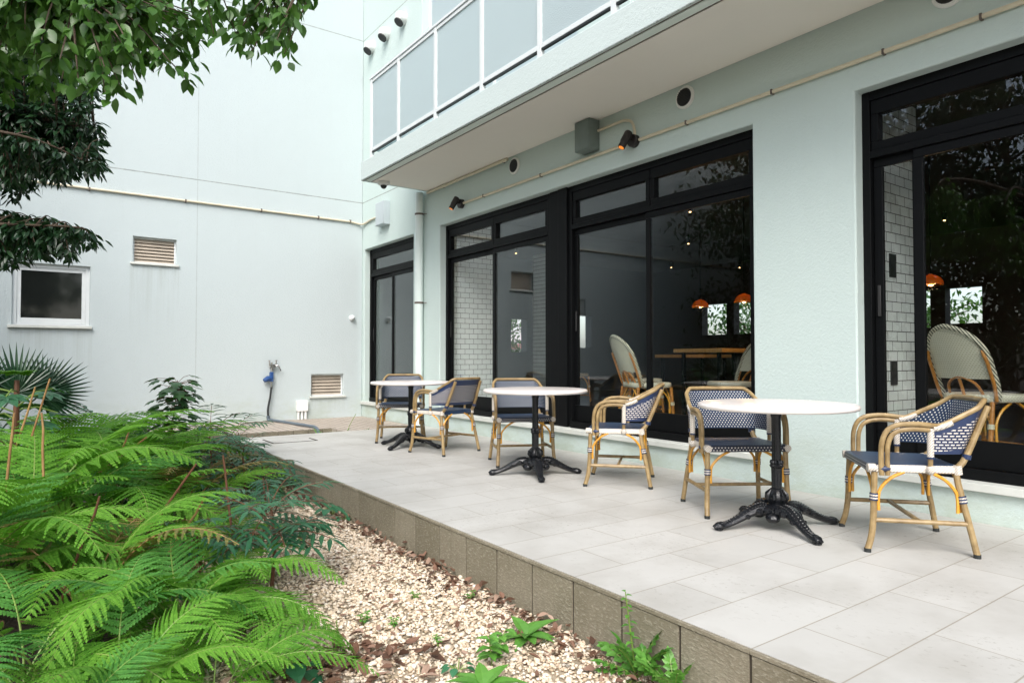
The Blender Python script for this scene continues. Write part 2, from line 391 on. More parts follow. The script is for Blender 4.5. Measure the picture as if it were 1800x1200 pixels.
def tiles(name, bw, rh, c1, c2, mortar, msize, vec_rot=None, loc=(0, 0, 0), freq=2, off=0.5, dirt=None, rough=0.55, bump=0.25, swap=None, mott=0.12, coord='Object'):
    q = NT(name); sp = q.n('SeparateXYZ'); q.l(q.pos(coord, loc=loc), sp.inputs[0]); cb = q.n('CombineXYZ')
    a, b_ = swap or ('X', 'Y'); q.l(sp.outputs[a], cb.inputs[0]); q.l(sp.outputs[b_], cb.inputs[1])
    b = q.n('TexBrick'); b.offset = off; b.offset_frequency = freq; q.l(cb.outputs[0], b.inputs['Vector'])
    b.inputs['Scale'].default_value = 1; b.inputs['Brick Width'].default_value = bw; b.inputs['Row Height'].default_value = rh
    b.inputs['Mortar Size'].default_value = msize; b.inputs['Mortar Smooth'].default_value = 0.1; b.inputs['Bias'].default_value = 0.0
    b.inputs['Color1'].default_value = (*c1, 1); b.inputs['Color2'].default_value = (*c2, 1); b.inputs['Mortar'].default_value = (*mortar, 1)
    p = q.pos(); col = b.outputs['Color']
    col = q.mix(q.math('MULTIPLY', q.noise(p, 3.5, 6, 0.65), mott * 2), col, q.mix(1.0, col, (0.72, 0.70, 0.66), 'MULTIPLY'))
    col = q.mix(q.math('MULTIPLY', q.noise(q.pos(scale=(1, 6, 1)), 8, 4), mott), col, q.mix(1.0, col, (1.12, 1.1, 1.06), 'MULTIPLY'))
    if dirt:
        sc = q.ramp(q.noise(q.pos(scale=(1.6, 1, 1), rot=(0, 0, 0.5)), 26, 6, 0.75), [(0.575, (0, 0, 0)), (0.635, (1, 1, 1))])
        reg = q.ramp(q.noise(p, 1.3, 3), [(0.44, (0, 0, 0)), (0.62, (1, 1, 1))])
        col = q.mix(q.math('MULTIPLY', q.math('MULTIPLY', sc, reg), 0.72), col, dirt)
        blot = q.ramp(q.noise(p, 1.7, 5, 0.6), [(0.45, (0, 0, 0)), (0.8, (1, 1, 1))])
        col = q.mix(q.math('MULTIPLY', blot, 0.46), col, dirt)
    h = q.math('SUBTRACT', q.math('MULTIPLY', q.noise(p, 70, 3), 0.35), b.outputs['Fac'])
    rr = q.math('MULTIPLY_ADD', q.noise(p, 5, 4), 0.3, rough - 0.15)
    return q.fin(col, rr, q.bump(h, bump, 0.004), spec=0.35)
M['tile'] = tiles('terrace_tile', 0.66, 0.312, (0.47, 0.465, 0.44), (0.51, 0.505, 0.48), (0.32, 0.295, 0.25), 0.0030, loc=(-2.03, -1.11 + 0.312 * 20, 0), dirt=(0.22, 0.20, 0.165), freq=2)
M['brick'] = tiles('brick_paving', 0.215, 0.105, (0.44, 0.37, 0.31), (0.50, 0.43, 0.37), (0.15, 0.125, 0.10), 0.008, swap=('Y', 'X'), loc=(0, -9.5, 0), dirt=(0.2, 0.17, 0.14))
M['subway'] = tiles('glazed_subway_tile', 0.15, 0.0755, (0.82, 0.86, 0.83), (0.87, 0.89, 0.87), (0.06, 0.06, 0.055), 0.0030, swap=('X', 'Z'), rough=0.28, mott=0.05)
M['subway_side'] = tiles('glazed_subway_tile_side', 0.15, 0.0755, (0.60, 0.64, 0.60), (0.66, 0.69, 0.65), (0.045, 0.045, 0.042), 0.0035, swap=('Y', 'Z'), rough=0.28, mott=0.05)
def riser():
    q = NT('rough_riser_tile'); p = q.pos(scale=(1, 1, 1), rot=(0.6, 0, 0)); g = q.n('NewGeometry')
    ch = q.noise(q.pos(scale=(1, 0.9, 1.9), rot=(0.8, 0, 0)), 52, 5, 0.68)
    base = q.ramp(q.noise(q.pos(), 3, 5), [(0.3, (0.195, 0.172, 0.122)), (0.7, (0.295, 0.265, 0.20))])
    col = q.mix(q.math('MULTIPLY', g.outputs['Random Per Island'], 0.5), base, (0.15, 0.135, 0.09))
    col = q.mix(q.math('MULTIPLY', q.ramp(ch, [(0.52, (0, 0, 0)), (0.7, (1, 1, 1))]), 0.62), col, (0.44, 0.41, 0.33))
    sep = q.n('SeparateXYZ'); q.l(q.pos(), sep.inputs[0])
    st = q.ramp(q.noise(q.pos(scale=(1, 9, 0.5)), 3, 5, 0.7), [(0.5, (0, 0, 0)), (0.8, (1, 1, 1))])
    col = q.mix(q.math('MULTIPLY', st, 0.28), col, (0.11, 0.095, 0.06))
    return q.fin(col, 0.85, q.bump(ch, 0.9, 0.008), spec=0.2)
M['riser'] = riser()
M['joint'] = simple('dark_joint', (0.045, 0.035, 0.024), 0.9, 0.3, 12)
def frosted(name, tex):
    q = NT(name); p = q.pos()
    b = q.fin((0.60, 0.69, 0.71), 0.18, spec=0.6)
    if tex:
        vo = q.n('TexVoronoi'); q.l(p, vo.inputs['Vector']); vo.inputs['Scale'].default_value = 85
        q.l(q.bump(vo.outputs['Distance'], 0.35, 0.006), q.bs.inputs['Normal'])
    tr = q.n('BsdfTranslucent'); tr.inputs['Color'].default_value = (0.60, 0.68, 0.68, 1); ms = q.n('MixShader'); ms.inputs[0].default_value = 0.4
    q.l(q.bs.outputs[0], ms.inputs[1]); q.l(tr.outputs[0], ms.inputs[2]); q.l(ms.outputs[0], q.out.inputs['Surface']); return b
M['frost'] = frosted('frosted_glass', False); M['frost2'] = frosted('hammered_glass', True)
def islandmat(name, stops, rough=0.8, bump=0.3, bscale=60):
    q = NT(name); g = q.n('NewGeometry'); p = q.pos()
    col = q.ramp(g.outputs['Random Per Island'], stops)
    col = q.mix(q.math('MULTIPLY', q.noise(p, 70, 3), 0.5), col, q.mix(1.0, col, (0.74, 0.68, 0.58), 'MULTIPLY'))
    return q.fin(col, rough, q.bump(q.noise(p, bscale, 3), bump, 0.004), spec=0.25)
M['pebble'] = islandmat('cream_pebbles', [(0.0, (0.33, 0.26, 0.17)), (0.10, (0.56, 0.45, 0.33)), (0.5, (0.73, 0.61, 0.475)), (0.8, (0.78, 0.68, 0.56)), (1.0, (0.78, 0.73, 0.65))], 0.75)
M['litter'] = islandmat('dead_leaves', [(0.0, (0.07, 0.038, 0.025)), (0.4, (0.16, 0.085, 0.055)), (0.75, (0.25, 0.15, 0.105)), (1.0, (0.36, 0.26, 0.20))], 0.55)
M['fern'] = leafmat('fern_green', (0.070, 0.215, 0.020), (0.175, 0.39, 0.046), 0.6, 0.38, spec=0.22)
M['fern2'] = leafmat('fern_deep_green', (0.040, 0.155, 0.026), (0.10, 0.28, 0.050), 0.6, 0.3, spec=0.22)
M['fernbrown'] = leafmat('fern_turning_brown', (0.10, 0.12, 0.03), (0.26, 0.19, 0.05), 0.55, 0.3)
M['fernstem'] = simple('green_rachis', (0.17, 0.26, 0.05), 0.5, 0.2, 12)
M['lance'] = leafmat('lance_leaf_green', (0.014, 0.075, 0.034), (0.045, 0.16, 0.065), 0.35, 0.2)
M['drystem'] = grain('dry_brown_stalk', (0.24, 0.12, 0.045), (0.52, 0.33, 0.14), (3, 3, 1), 0.6)
M['redstem'] = grain('reddish_brown_stalk', (0.085, 0.035, 0.018), (0.20, 0.085, 0.04), (3, 3, 1), 0.6)
M['treeleaf'] = leafmat('tree_leaf_green', (0.026, 0.085, 0.016), (0.085, 0.19, 0.034), 0.34, 0.32)
M['darkleaf'] = leafmat('dark_tree_leaf', (0.010, 0.036, 0.014), (0.028, 0.080, 0.026), 0.36, 0.2)
M['palm'] = leafmat('palm_leaf', (0.010, 0.042, 0.018), (0.028, 0.075, 0.030), 0.32, 0.12)
M['ivy'] = leafmat('lobed_leaf_green', (0.022, 0.085, 0.024), (0.060, 0.15, 0.040), 0.35, 0.2)
M['weed'] = leafmat('weed_green', (0.055, 0.19, 0.025), (0.15, 0.36, 0.06), 0.45, 0.3)
M['bluegreen'] = leafmat('blue_green_leaf', (0.020, 0.10, 0.045), (0.05, 0.20, 0.085), 0.38, 0.2)
M['fresh'] = leafmat('fresh_shoot_green', (0.09, 0.24, 0.02), (0.20, 0.40, 0.05), 0.4, 0.3)
M['bark'] = simple('tree_bark', (0.075, 0.052, 0.035), 0.9, 0.4, 14, 0.8, 30, bdist=0.01)

# ------------------------------------------------------------------ ground, gravel, terrace
FX = 4.73; FY = 11.15; EDGE = 2.035; GZ = -0.27
g = MB(); n = 40
for i in range(n + 1):
    for j in range(n + 1):
        x = -80 + 160 * i / n; y = -80 + 160 * j / n; g.v.append((x, y, GZ - 0.03))
for i in range(n):
    for j in range(n): g.f.append((i * (n + 1) + j, (i + 1) * (n + 1) + j, (i + 1) * (n + 1) + j + 1, i * (n + 1) + j + 1)); g.m.append(0)
tag(g.build('ground', M['soil']), 'dark soil under the ferns and trees', kind='structure')

t = MB(); t.box((EDGE + 0.012, -5, -0.28), (FX - 0.002, 8.8, 0.0))
tag(t.build('terrace', M['tile']), 'pale stone tiled cafe terrace', kind='structure')
t = MB()
y = 1.11 - 0.312 * 20
while y < 8.75:
    y1 = min(y + 0.312, 8.8)
    x0 = EDGE - random.uniform(0, 0.0015)
    t.box((x0, y + 0.0065, -0.30), (EDGE + 0.010, y1 - 0.0065, -0.020), 0)
    t.box((EDGE - 0.0045, y + 0.001, -0.0165), (EDGE + 0.0115, y1 - 0.001, -0.0012), 0)
    y = y1
t.box((EDGE + 0.0065, -5, -0.29), (EDGE + 0.0105, 8.8, -0.004), 1)
tag(t.build('terrace_edge', [M['riser'], M['joint']], smooth=False, bevel=0.0015), 'rough brown grey tiles facing the terrace step', kind='structure')
t = MB(); h0 = (2.42, 7.9)
for a, b in (((2.30, 8.02), (2.32, 8.46)), ((2.32, 8.02), (2.84, 8.035)), ((2.82, 8.035), (2.84, 8.30))): t.box((*a, 0.0), (*b, 0.004))
tag(t.build('drain_hatch', M['joint']), 'dark slot outline of a drain hatch set in far terrace corner', 'hatch')
t = MB(); t.box((0.9, 9.5, -0.30), (3.55, FY - 0.002, -0.02)); t.box((3.555, 8.803, -0.30), (FX - 0.002, FY - 0.002, -0.024))
tag(t.build('brick_path', M['brick']), 'brick paving along the end wall', kind='structure')
t = MB(); t.box((0.9, 9.497, -0.29), (3.55, 9.499, -0.025))
x = 0.9
while x < 3.5:
    t.box((x + 0.004, 9.47, -0.30), (x + 0.206, 9.4965, -0.022), 1); x += 0.21
tag(t.build('brick_path_edge', [M['joint'], M['riser']]), 'upright edging blocks of the brick path', kind='structure')

def pebble_base():
    bm = bmesh.new(); bmesh.ops.create_icosphere(bm, subdivisions=1, radius=1)
    vs = np.array([v.co[:] for v in bm.verts]); fs = np.array([[v.index for v in f.verts] for f in bm.faces]); bm.free(); return vs, fs
def gravel():
    rs = np.random.RandomState(3); bv, bf = pebble_base()
    P = []
    def scatter(nn, x0, x1, y0, y1, lo, hi, z0=0.0):
        x = rs.uniform(x0, x1, nn); y = rs.uniform(y0, y1, nn); s = rs.uniform(lo, hi, nn) ** 1.0
        P.append(np.stack([x, y, np.full(nn, GZ + z0), s], 1))
    scatter(15000, 0.45, 2.03, 1.2, 3.2, 0.0045, 0.0108)
    scatter(12500, 0.45, 2.03, 3.2, 5.5, 0.0055, 0.0118)
    scatter(6500, 0.6, 2.03, 5.5, 8.8, 0.009, 0.017)
    scatter(700, 0.45, 2.03, 1.2, 3.5, 0.011, 0.017, 0.006)
    P = np.concatenate(P); N = len(P)
    base = np.stack([bv * (1 + rs.uniform(-0.22, 0.22, (len(bv), 1))) for _ in range(12)])
    vs = base[rs.randint(0, 12, N)]
    sc = np.stack([rs.uniform(0.85, 1.5, N), rs.uniform(0.7, 1.1, N), rs.uniform(0.45, 0.85, N)], 1) * P[:, 3:4]
    vs = vs * sc[:, None, :]
    a = rs.uniform(0, 2 * pi, N); b = rs.uniform(-0.5, 0.5, N)
    x, y, z = vs[..., 0], vs[..., 1], vs[..., 2]
    y2 = y * np.cos(b)[:, None] - z * np.sin(b)[:, None]; z2 = y * np.sin(b)[:, None] + z * np.cos(b)[:, None]
    x3 = x * np.cos(a)[:, None] - y2 * np.sin(a)[:, None]; y3 = x * np.sin(a)[:, None] + y2 * np.cos(a)[:, None]
    vs = np.stack([x3 + P[:, None, 0], y3 + P[:, None, 1], z2 + P[:, None, 2] + rs.uniform(0, 0.010, N)[:, None]], -1).reshape(-1, 3)
    fs = (bf[None] + (np.arange(N) * len(bv))[:, None, None]).reshape(-1, 3)
    me = bpy.data.meshes.new('gravel'); me.vertices.add(len(vs)); me.vertices.foreach_set('co', vs.astype(np.float32).ravel())
    me.loops.add(fs.size); me.loops.foreach_set('vertex_index', fs.astype(np.int32).ravel())
    me.polygons.add(len(fs)); me.polygons.foreach_set('loop_start', np.arange(0, fs.size, 3, dtype=np.int32))
    me.polygons.foreach_set('use_smooth', [True] * len(fs))
    me.materials.append(M['pebble']); me.update(calc_edges=True); me.validate()
    o = bpy.data.objects.new('gravel', me); COL.objects.link(o)
    return tag(o, 'cream pebble gravel between ferns and terrace', kind='stuff')
gravel()
gb = MB(); gb.box((0.35, 1.0, GZ - 0.029), (EDGE - 0.001, 8.9, GZ - 0.004))
tag(gb.build('gravel_bed', simple('gravel_grit', (0.34, 0.28, 0.20), 0.95, 0.4, 60, 0.8, 120)), kind='structure')

def litter():
    m = MB(); rnd = random.Random(5)
    def lf(x, y, z, s, tilt=0.5):
        a = rnd.uniform(0, 2 * pi); d = V((cos(a), sin(a), rnd.uniform(-tilt, tilt)))
        up = V((rnd.uniform(-tilt, tilt), rnd.uniform(-tilt, tilt), 1))
        m.leaf(V((x, y, z)), d, up, s, s * rnd.uniform(0.42, 0.6), 0, rnd.uniform(-0.5, 0.6), rnd.uniform(-0.2, 0.9), 4)
    for k in range(720):                     # drifted against the step
        y = rnd.uniform(1.4, 7.2); off = abs(rnd.gauss(0, 0.085)) * (1.3 if y < 3.6 else 0.75)
        if rnd.random() < 0.25 and y > 4: continue
        lf(EDGE - 0.02 - off, y, GZ + 0.012 + max(0, 0.05 - off * 0.35) * rnd.random(), rnd.uniform(0.03, 0.062))
    for k in range(240):                     # scattered over the gravel
        lf(rnd.uniform(0.8, 2.0), rnd.uniform(1.5, 7.5), GZ + 0.018, rnd.uniform(0.025, 0.06), 0.25)
    for k in range(150):                     # heap in front of the ferns
        c = on_z(600, 1180, GZ); lf(c.x + rnd.gauss(0, 0.17), c.y + rnd.gauss(0, 0.12), GZ + 0.012 + 0.03 * rnd.random(), rnd.uniform(0.05, 0.085), 0.4)
    for k in range(500):
        lf(rnd.uniform(-0.8, 0.9), rnd.uniform(1.2, 6), GZ - 0.01 + 0.02 * rnd.random(), rnd.uniform(0.05, 0.09), 0.4)
    tag(m.build('fallen_leaves', M['litter'], smooth=False), 'dry brown fallen leaves drifted along the terrace step', kind='stuff')
litter()

# ------------------------------------------------------------------ the buildings
def holed_wall(mb, P, u0, u1, z0, z1, d0, d1, holes):
    """wall sheet with real openings; P(u, d, z) -> point, d0 the outer face and d1 the inner face"""
    us = sorted({u0, u1} | {q for h in holes for q in h[:2]}); zs = sorted({z0, z1} | {q for h in holes for q in h[2:]})
    idx = {}
    def vid(i, j, d):
        k = (i, j, d)
        if k not in idx: idx[k] = len(mb.v); mb.v.append(tuple(P(us[i], d, zs[j])))
        return idx[k]
    def solid(i, j):
        if i < 0 or j < 0 or i >= len(us) - 1 or j >= len(zs) - 1: return False
        cu = (us[i] + us[i + 1]) / 2; cz = (zs[j] + zs[j + 1]) / 2
        return not any(h[0] < cu < h[1] and h[2] < cz < h[3] for h in holes)
    def face(q): mb.f.append(q); mb.m.append(0)
    for i in range(len(us) - 1):
        for j in range(len(zs) - 1):
            if not solid(i, j): continue
            face((vid(i, j, d0), vid(i, j + 1, d0), vid(i + 1, j + 1, d0), vid(i + 1, j, d0)))
            face((vid(i, j, d1), vid(i + 1, j, d1), vid(i + 1, j + 1, d1), vid(i, j + 1, d1)))
            if not solid(i - 1, j): face((vid(i, j, d0), vid(i, j, d1), vid(i, j + 1, d1), vid(i, j + 1, d0)))
            if not solid(i + 1, j): face((vid(i + 1, j, d0), vid(i + 1, j + 1, d0), vid(i + 1, j + 1, d1), vid(i + 1, j, d1)))
            if not solid(i, j - 1): face((vid(i, j, d0), vid(i + 1, j, d0), vid(i + 1, j, d1), vid(i, j, d1)))
            if not solid(i, j + 1): face((vid(i, j + 1, d0), vid(i, j + 1, d1), vid(i + 1, j + 1, d1), vid(i + 1, j + 1, d0)))
    bm = bmesh.new(); vs = [bm.verts.new(p) for p in mb.v]
    for q in mb.f: bm.faces.new([vs[k] for k in q])
    bmesh.ops.recalc_face_normals(bm, faces=bm.faces); bm.verts.index_update()
    mb.f = [tuple(v.index for v in f.verts) for f in bm.faces]; bm.free()

cafe = thing('cafe_building', 'pale mint cafe building with black sliding windows under a long balcony', 'building', (FX, 2, -0.3))
annex = thing('rear_wing_building', 'tall white rendered wing closing the courtyard, with louvres and one small window', 'building', (1, FY, -0.3))
def part(mb, name, mat, parent, **kw):
    o = mb.build(name, mat, parent, **kw); 
    r = parent
    off = V((0, 0, 0))
    while r is not None: off += r.location; r = r.parent
    o.location = -off
    return o

HEAD, SILLZ = 2.905, 0.235
OPEN = [(9.20, 11.06), (3.247, 8.38), (-2.6, 2.415)]
m = MB()
holed_wall(m, lambda u, d, z: (d, u, z), -6.0, FY + 0.25, -0.32, 9.5, FX, FX + 0.25,
           [(a, b, SILLZ, HEAD) for a, b in OPEN] + [(5.4, 8.95, 4.3, 7.4), (1.2, 4.6, 4.3, 7.4)])
part(m, 'wall', M['wall'], cafe, bevel=0.012)
for a, b in OPEN:
    m = MB(); m.box((FX - 0.035, a - 0.02, SILLZ - 0.045), (FX + 0.11, b + 0.02 if b < 11 else 11.145, SILLZ + 0.006))
    part(m, 'window_sill', M['sill'], cafe, bevel=0.005)

GX = 4.875
def window_bay(y0, y1, mid, lights, y_stiles):
    """sliding window: outer frame, transom lights above, two sliding sashes below"""
    m = MB(); X0, X1 = FX + 0.10, FX + 0.20
    J = 0.055
    m.box((X0, y0, SILLZ + 0.007), (X1, y0 + J, HEAD)); m.box((X0, y1 - J, SILLZ + 0.007), (X1, y1, HEAD))
    m.box((X0 + 0.002, y0 + J, HEAD - J - 0.01), (X1 - 0.002, y1 - J, HEAD)); m.box((X0 - 0.03, y0 + J, SILLZ + 0.007), (X1 - 0.002, y1 - J, SILLZ + 0.075))
    m.box((X0 - 0.004, y0 + J, 2.425), (X1 - 0.002, y1 - J, 2.475))
    win = part(m, 'window', M['black'], cafe, bevel=0.003)
    for k in range(len(lights) - 1):
        a, b = lights[k], lights[k + 1]; m = MB(); q = 0.055
        m.box((X0 + 0.012, a + 0.004, 2.478), (X1 - 0.02, b - 0.004, 2.478 + 0.062)); m.box((X0 + 0.012, a + 0.004, 2.738), (X1 - 0.02, b - 0.004, HEAD - J - 0.013))
        m.box((X0 + 0.010, a + 0.004, 2.541), (X1 - 0.02, a + q, 2.737)); m.box((X0 + 0.010, b - q, 2.541), (X1 - 0.02, b - 0.004, 2.737))
        part(m, 'transom_frame', M['black'], win, bevel=0.003)
        m = MB(); m.box((GX - 0.003, a + q, 2.541), (GX + 0.003, b - q, 2.737)); part(m, 'transom_pane', M['glass'], win)
    for k in range(len(mid) - 1):
        a, b = mid[k], mid[k + 1]; m = MB(); off = 0.028 * (k % 2); q = y_stiles
        xa, xb = X0 + 0.014 + off, X0 + 0.045 + off
        a2 = a - (0.02 if k else -0.004); b2 = b + (0.02 if k < len(mid) - 2 else -0.004)
        m.box((xa, a2, SILLZ + 0.078), (xb, b2, 0.486)); m.box((xa, a2, 2.362), (xb, b2, 2.422))
        m.box((xa - 0.001, a2, 0.487), (xb, a2 + q, 2.361)); m.box((xa - 0.001, b2 - q, 0.487), (xb, b2, 2.361))
        part(m, 'sash', M['black'], win, bevel=0.003)
        m = MB(); xc = (xa + xb) / 2; m.box((xc - 0.003, a2 + q, 0.487), (xc + 0.003, b2 - q, 2.361)); part(m, 'pane', M['glass'], win)
        if k == len(mid) - 2:
            m = MB(); m.box((xa - 0.012, b2 - q * 0.72, 1.30), (xa - 0.0012, b2 - q * 0.35, 1.52)); part(m, 'handle', M['grille'], win, bevel=0.003)
    return win
window_bay(9.20, 11.055, [9.255, 10.17, 11.0], [9.255, 11.0], 0.05)
window_bay(5.98, 8.38, [6.035, 7.165, 8.325], [6.035, 7.165, 8.325], 0.05)
window_bay(3.247, 5.66, [3.302, 4.50, 5.605], [3.302, 4.46, 5.605], 0.05)
window_bay(-0.05, 2.415, [0.005, 2.06, 2.36], [0.005, 2.36], 0.06)
window_bay(-2.6, -0.07, [-2.545, -1.3, -0.125], [-2.545, -1.3, -0.125], 0.06)
m = MB(); m.box((FX + 0.075, 5.664, SILLZ + 0.007), (FX + 0.20, 5.815, HEAD)); m.box((FX + 0.088, 5.817, SILLZ + 0.007), (FX + 0.20, 5.976, HEAD))
part(m, 'window_post', M['black'], cafe, bevel=0.003)
for y0, y1 in ((5.4, 8.95), (1.2, 4.6)):                                  # bedroom windows above the balcony
    m = MB()
    for a, b in ((y0, y0 + 0.06), (y1 - 0.06, y1), ((y0 + y1) / 2 - 0.03, (y0 + y1) / 2 + 0.03)): m.box((FX + 0.12, a, 4.3), (FX + 0.18, b, 7.4))
    m.box((FX + 0.121, y0 + 0.06, 7.32), (FX + 0.179, y1 - 0.06, 7.4)); m.box((FX + 0.121, y0 + 0.06, 4.3), (FX + 0.179, y1 - 0.06, 4.38))
    wn = part(m, 'upper_window', M['alu'], cafe, bevel=0.003)
    m = MB(); m.box((FX + 0.14, y0 + 0.06, 4.38), (FX + 0.15, y1 - 0.06, 7.32)); part(m, 'pane', M['frost'], wn)

# balcony
BX = 3.70
m = MB(); m.box((BX, -6, 3.475), (FX - 0.001, 8.8, 3.74)); slab = part(m, 'balcony', M['slab'], cafe, bevel=0.012)
m = MB(); m.box((BX + 0.13, -6, 3.462), (FX - 0.003, 8.70, 3.4745)); part(m, 'soffit', M['soffit'], slab)
m = MB(); m.box((BX + 0.118, -6, 3.466), (BX + 0.129, 8.70, 3.4745)); m.box((BX + 0.118, 8.701, 3.466), (FX - 0.003, 8.712, 3.4745))
m.box((BX + 0.022, -6, 3.471), (BX + 0.028, 8.77, 3.4748)); part(m, 'drip_edge', M['brownsteel'], slab)
m = MB(); m.box((BX + 0.032, -6, 3.4655), (BX + 0.115, 8.70, 3.4742)); part(m, 'lightened_underside', simple('lightened_underside_green', (0.74, 0.82, 0.77), 0.7, 0.06, 4), slab)  # green underside strip, coloured paler to brighten the shaded slab edge
m = MB(); m.box((BX + 0.10, -2, 3.742), (FX - 0.1, 4.95, 3.80)); part(m, 'dark_gap_board', simple('dark_gap_fill', (0.03, 0.024, 0.02), 0.7), slab)  # added dark board, stands in for the shade seen under the railing
posts = [on_x(px, py, BX).y for px, py in ((648, 200), (695.3, 180), (760, 150), (841, 100), (942.5, 60), (1072.5, 10))]
while posts[-1] > -5: posts.append(posts[-1] - 0.95)
ZT = on_x(644.4, 139, BX).z; ZB = on_x(648, 266, BX).z
for k, y in enumerate(posts):
    m = MB(); m.box((BX + 0.03, y - 0.028, 3.742), (BX + 0.075, y + 0.028, ZT - 0.03)); part(m, 'railing_post', M['alu'], slab, bevel=0.003)
    if k < len(posts) - 1:
        a = posts[k + 1] + 0.031; b = y - 0.031
        m = MB(); m.box((BX + 0.033, a, ZB), (BX + 0.07, b, ZB + 0.045)); part(m, 'bottom_rail', M['alu'], slab, bevel=0.003)
        m = MB(); m.box((BX + 0.036, a, ZB - 0.016), (BX + 0.067, b, ZB - 0.0005)); part(m, 'shadow_gap_strip', M['rubber'], slab)  # black strip standing in for the shadow line below the rail
        m = MB(); m.box((BX + 0.033, a, ZT - 0.075), (BX + 0.07, b, ZT - 0.034)); part(m, 'panel_rail', M['alu'], slab, bevel=0.003)
        m = MB(); m.box((BX + 0.048, a, ZB + 0.045), (BX + 0.054, b, ZT - 0.075)); part(m, 'glass_panel', M['frost2'] if k >= 4 else M['frost'], slab)
m = MB(); m.box((BX + 0.02, -6, ZT - 0.03), (BX + 0.085, posts[0] + 0.03, ZT)); m.box((BX + 0.085, posts[0] - 0.03, ZT - 0.029), (FX - 0.002, posts[0] + 0.03, ZT - 0.001)); part(m, 'top_rail', M['alu'], slab, bevel=0.004)
m = MB(); m.box((BX + 0.09, posts[0] - 0.004, ZB + 0.02), (FX - 0.003, posts[0] + 0.004, ZT - 0.031)); part(m, 'glass_panel', M['frost'], slab)

# interior room
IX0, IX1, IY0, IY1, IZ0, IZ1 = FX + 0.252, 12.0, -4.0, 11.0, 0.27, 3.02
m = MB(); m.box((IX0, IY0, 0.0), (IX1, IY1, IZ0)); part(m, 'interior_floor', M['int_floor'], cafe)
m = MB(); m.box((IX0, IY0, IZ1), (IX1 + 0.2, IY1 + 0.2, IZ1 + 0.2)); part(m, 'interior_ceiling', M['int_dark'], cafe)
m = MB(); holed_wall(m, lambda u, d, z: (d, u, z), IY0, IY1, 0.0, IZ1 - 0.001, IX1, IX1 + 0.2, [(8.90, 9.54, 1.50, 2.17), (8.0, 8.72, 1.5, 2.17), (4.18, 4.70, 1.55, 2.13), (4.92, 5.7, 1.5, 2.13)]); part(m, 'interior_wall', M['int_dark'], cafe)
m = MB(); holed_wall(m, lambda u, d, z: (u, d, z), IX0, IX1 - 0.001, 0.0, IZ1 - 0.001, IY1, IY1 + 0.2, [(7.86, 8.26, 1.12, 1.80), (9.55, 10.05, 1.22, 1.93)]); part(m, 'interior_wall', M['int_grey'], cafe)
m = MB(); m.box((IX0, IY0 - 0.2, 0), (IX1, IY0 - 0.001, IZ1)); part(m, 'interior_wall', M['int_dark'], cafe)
for y0, y1, x1 in ((2.45, 3.22, 5.76), (8.41, 9.17, 5.66)):
    m = MB(); m.box((IX0 - 0.01, y0, IZ0 + 0.001), (x1, y1, IZ1 - 0.001)); o = part(m, 'tiled_pier', M['subway'], cafe)
    m = MB(); m.box((x1 + 0.001, y0, IZ0 + 0.001), (x1 + 0.004, y1, IZ1 - 0.001)); part(m, 'pier_facing', M['subway_side'], cafe)
m = MB(); m.box((8.0, 10.0, IZ0 + 0.001), (8.45, 10.45, IZ1 - 0.001)); part(m, 'tiled_column', M['subway'], cafe)
m = MB()
for z in (1.62, 0.80): m.box((5.28, 2.440, z), (5.38, 2.449, z + 0.18))
part(m, 'switch_plate', M['grille'], cafe, bevel=0.002)

# end wall of the courtyard
m = MB()
V1 = (1.17, 1.745, 2.40, 2.783); V2 = (3.825, 4.39, 0.352, 0.722); WN = (-0.238, 0.645, 1.45, 2.29)
holed_wall(m, lambda u, d, z: (u, d, z), -9.0, FX - 0.002, -0.32, 9.5, FY, FY + 0.22, [V1, V2, WN]); part(m, 'wall', M['endwall'], annex, bevel=0.008)
for x0, x1, z0, z1 in (V1, V2):
    m = MB(); q = 0.022
    for a, b in (((x0, FY + 0.06, z0), (x0 + q, FY + 0.11, z1)), ((x1 - q, FY + 0.06, z0), (x1, FY + 0.11, z1)), ((x0 + q, FY + 0.061, z1 - q), (x1 - q, FY + 0.11, z1)), ((x0 + q, FY + 0.061, z0), (x1 - q, FY + 0.11, z0 + q))): m.box(a, b)
    fr = part(m, 'louvre_vent', M['alu'], annex, bevel=0.002)
    m = MB(); ns = 7 if z0 > 1 else 6
    for k in range(ns):
        zc = z0 + q + (z1 - z0 - 2 * q) * (k + 0.5) / ns; hh = (z1 - z0 - 2 * q) / ns * 0.55
        m.add([(x0 + q, FY + 0.062, zc - hh), (x1 - q, FY + 0.062, zc - hh), (x1 - q, FY + 0.10, zc + hh), (x0 + q, FY + 0.10, zc + hh),
               (x0 + q, FY + 0.065, zc - hh - 0.004), (x1 - q, FY + 0.065, zc - hh - 0.004), (x1 - q, FY + 0.104, zc + hh - 0.004), (x0 + q, FY + 0.104, zc + hh - 0.004)],
              [(0, 1, 2, 3), (7, 6, 5, 4), (0, 4, 5, 1), (3, 2, 6, 7)])
    part(m, 'slats', M['slat'], fr, smooth=False)
    m = MB(); m.box((x0, FY + 0.13, z0), (x1, FY + 0.135, z1)); part(m, 'duct_back', M['int_dark'], fr)
    m = MB(); m.box((x0 - 0.035, FY - 0.035, z0 - 0.028), (x1 + 0.035, FY + 0.058, z0 + 0.004)); part(m, 'vent_sill', M['sill'], fr, bevel=0.004)
x0, x1, z0, z1 = WN; m = MB(); q = 0.05
for a, b in (((x0, FY + 0.05, z0), (x0 + q, FY + 0.12, z1)), ((x1 - q, FY + 0.05, z0), (x1, FY + 0.12, z1)), ((x0 + q, FY + 0.051, z1 - q), (x1 - q, FY + 0.12, z1)), ((x0 + q, FY + 0.051, z0), (x1 - q, FY + 0.12, z0 + 0.03))): m.box(a, b)
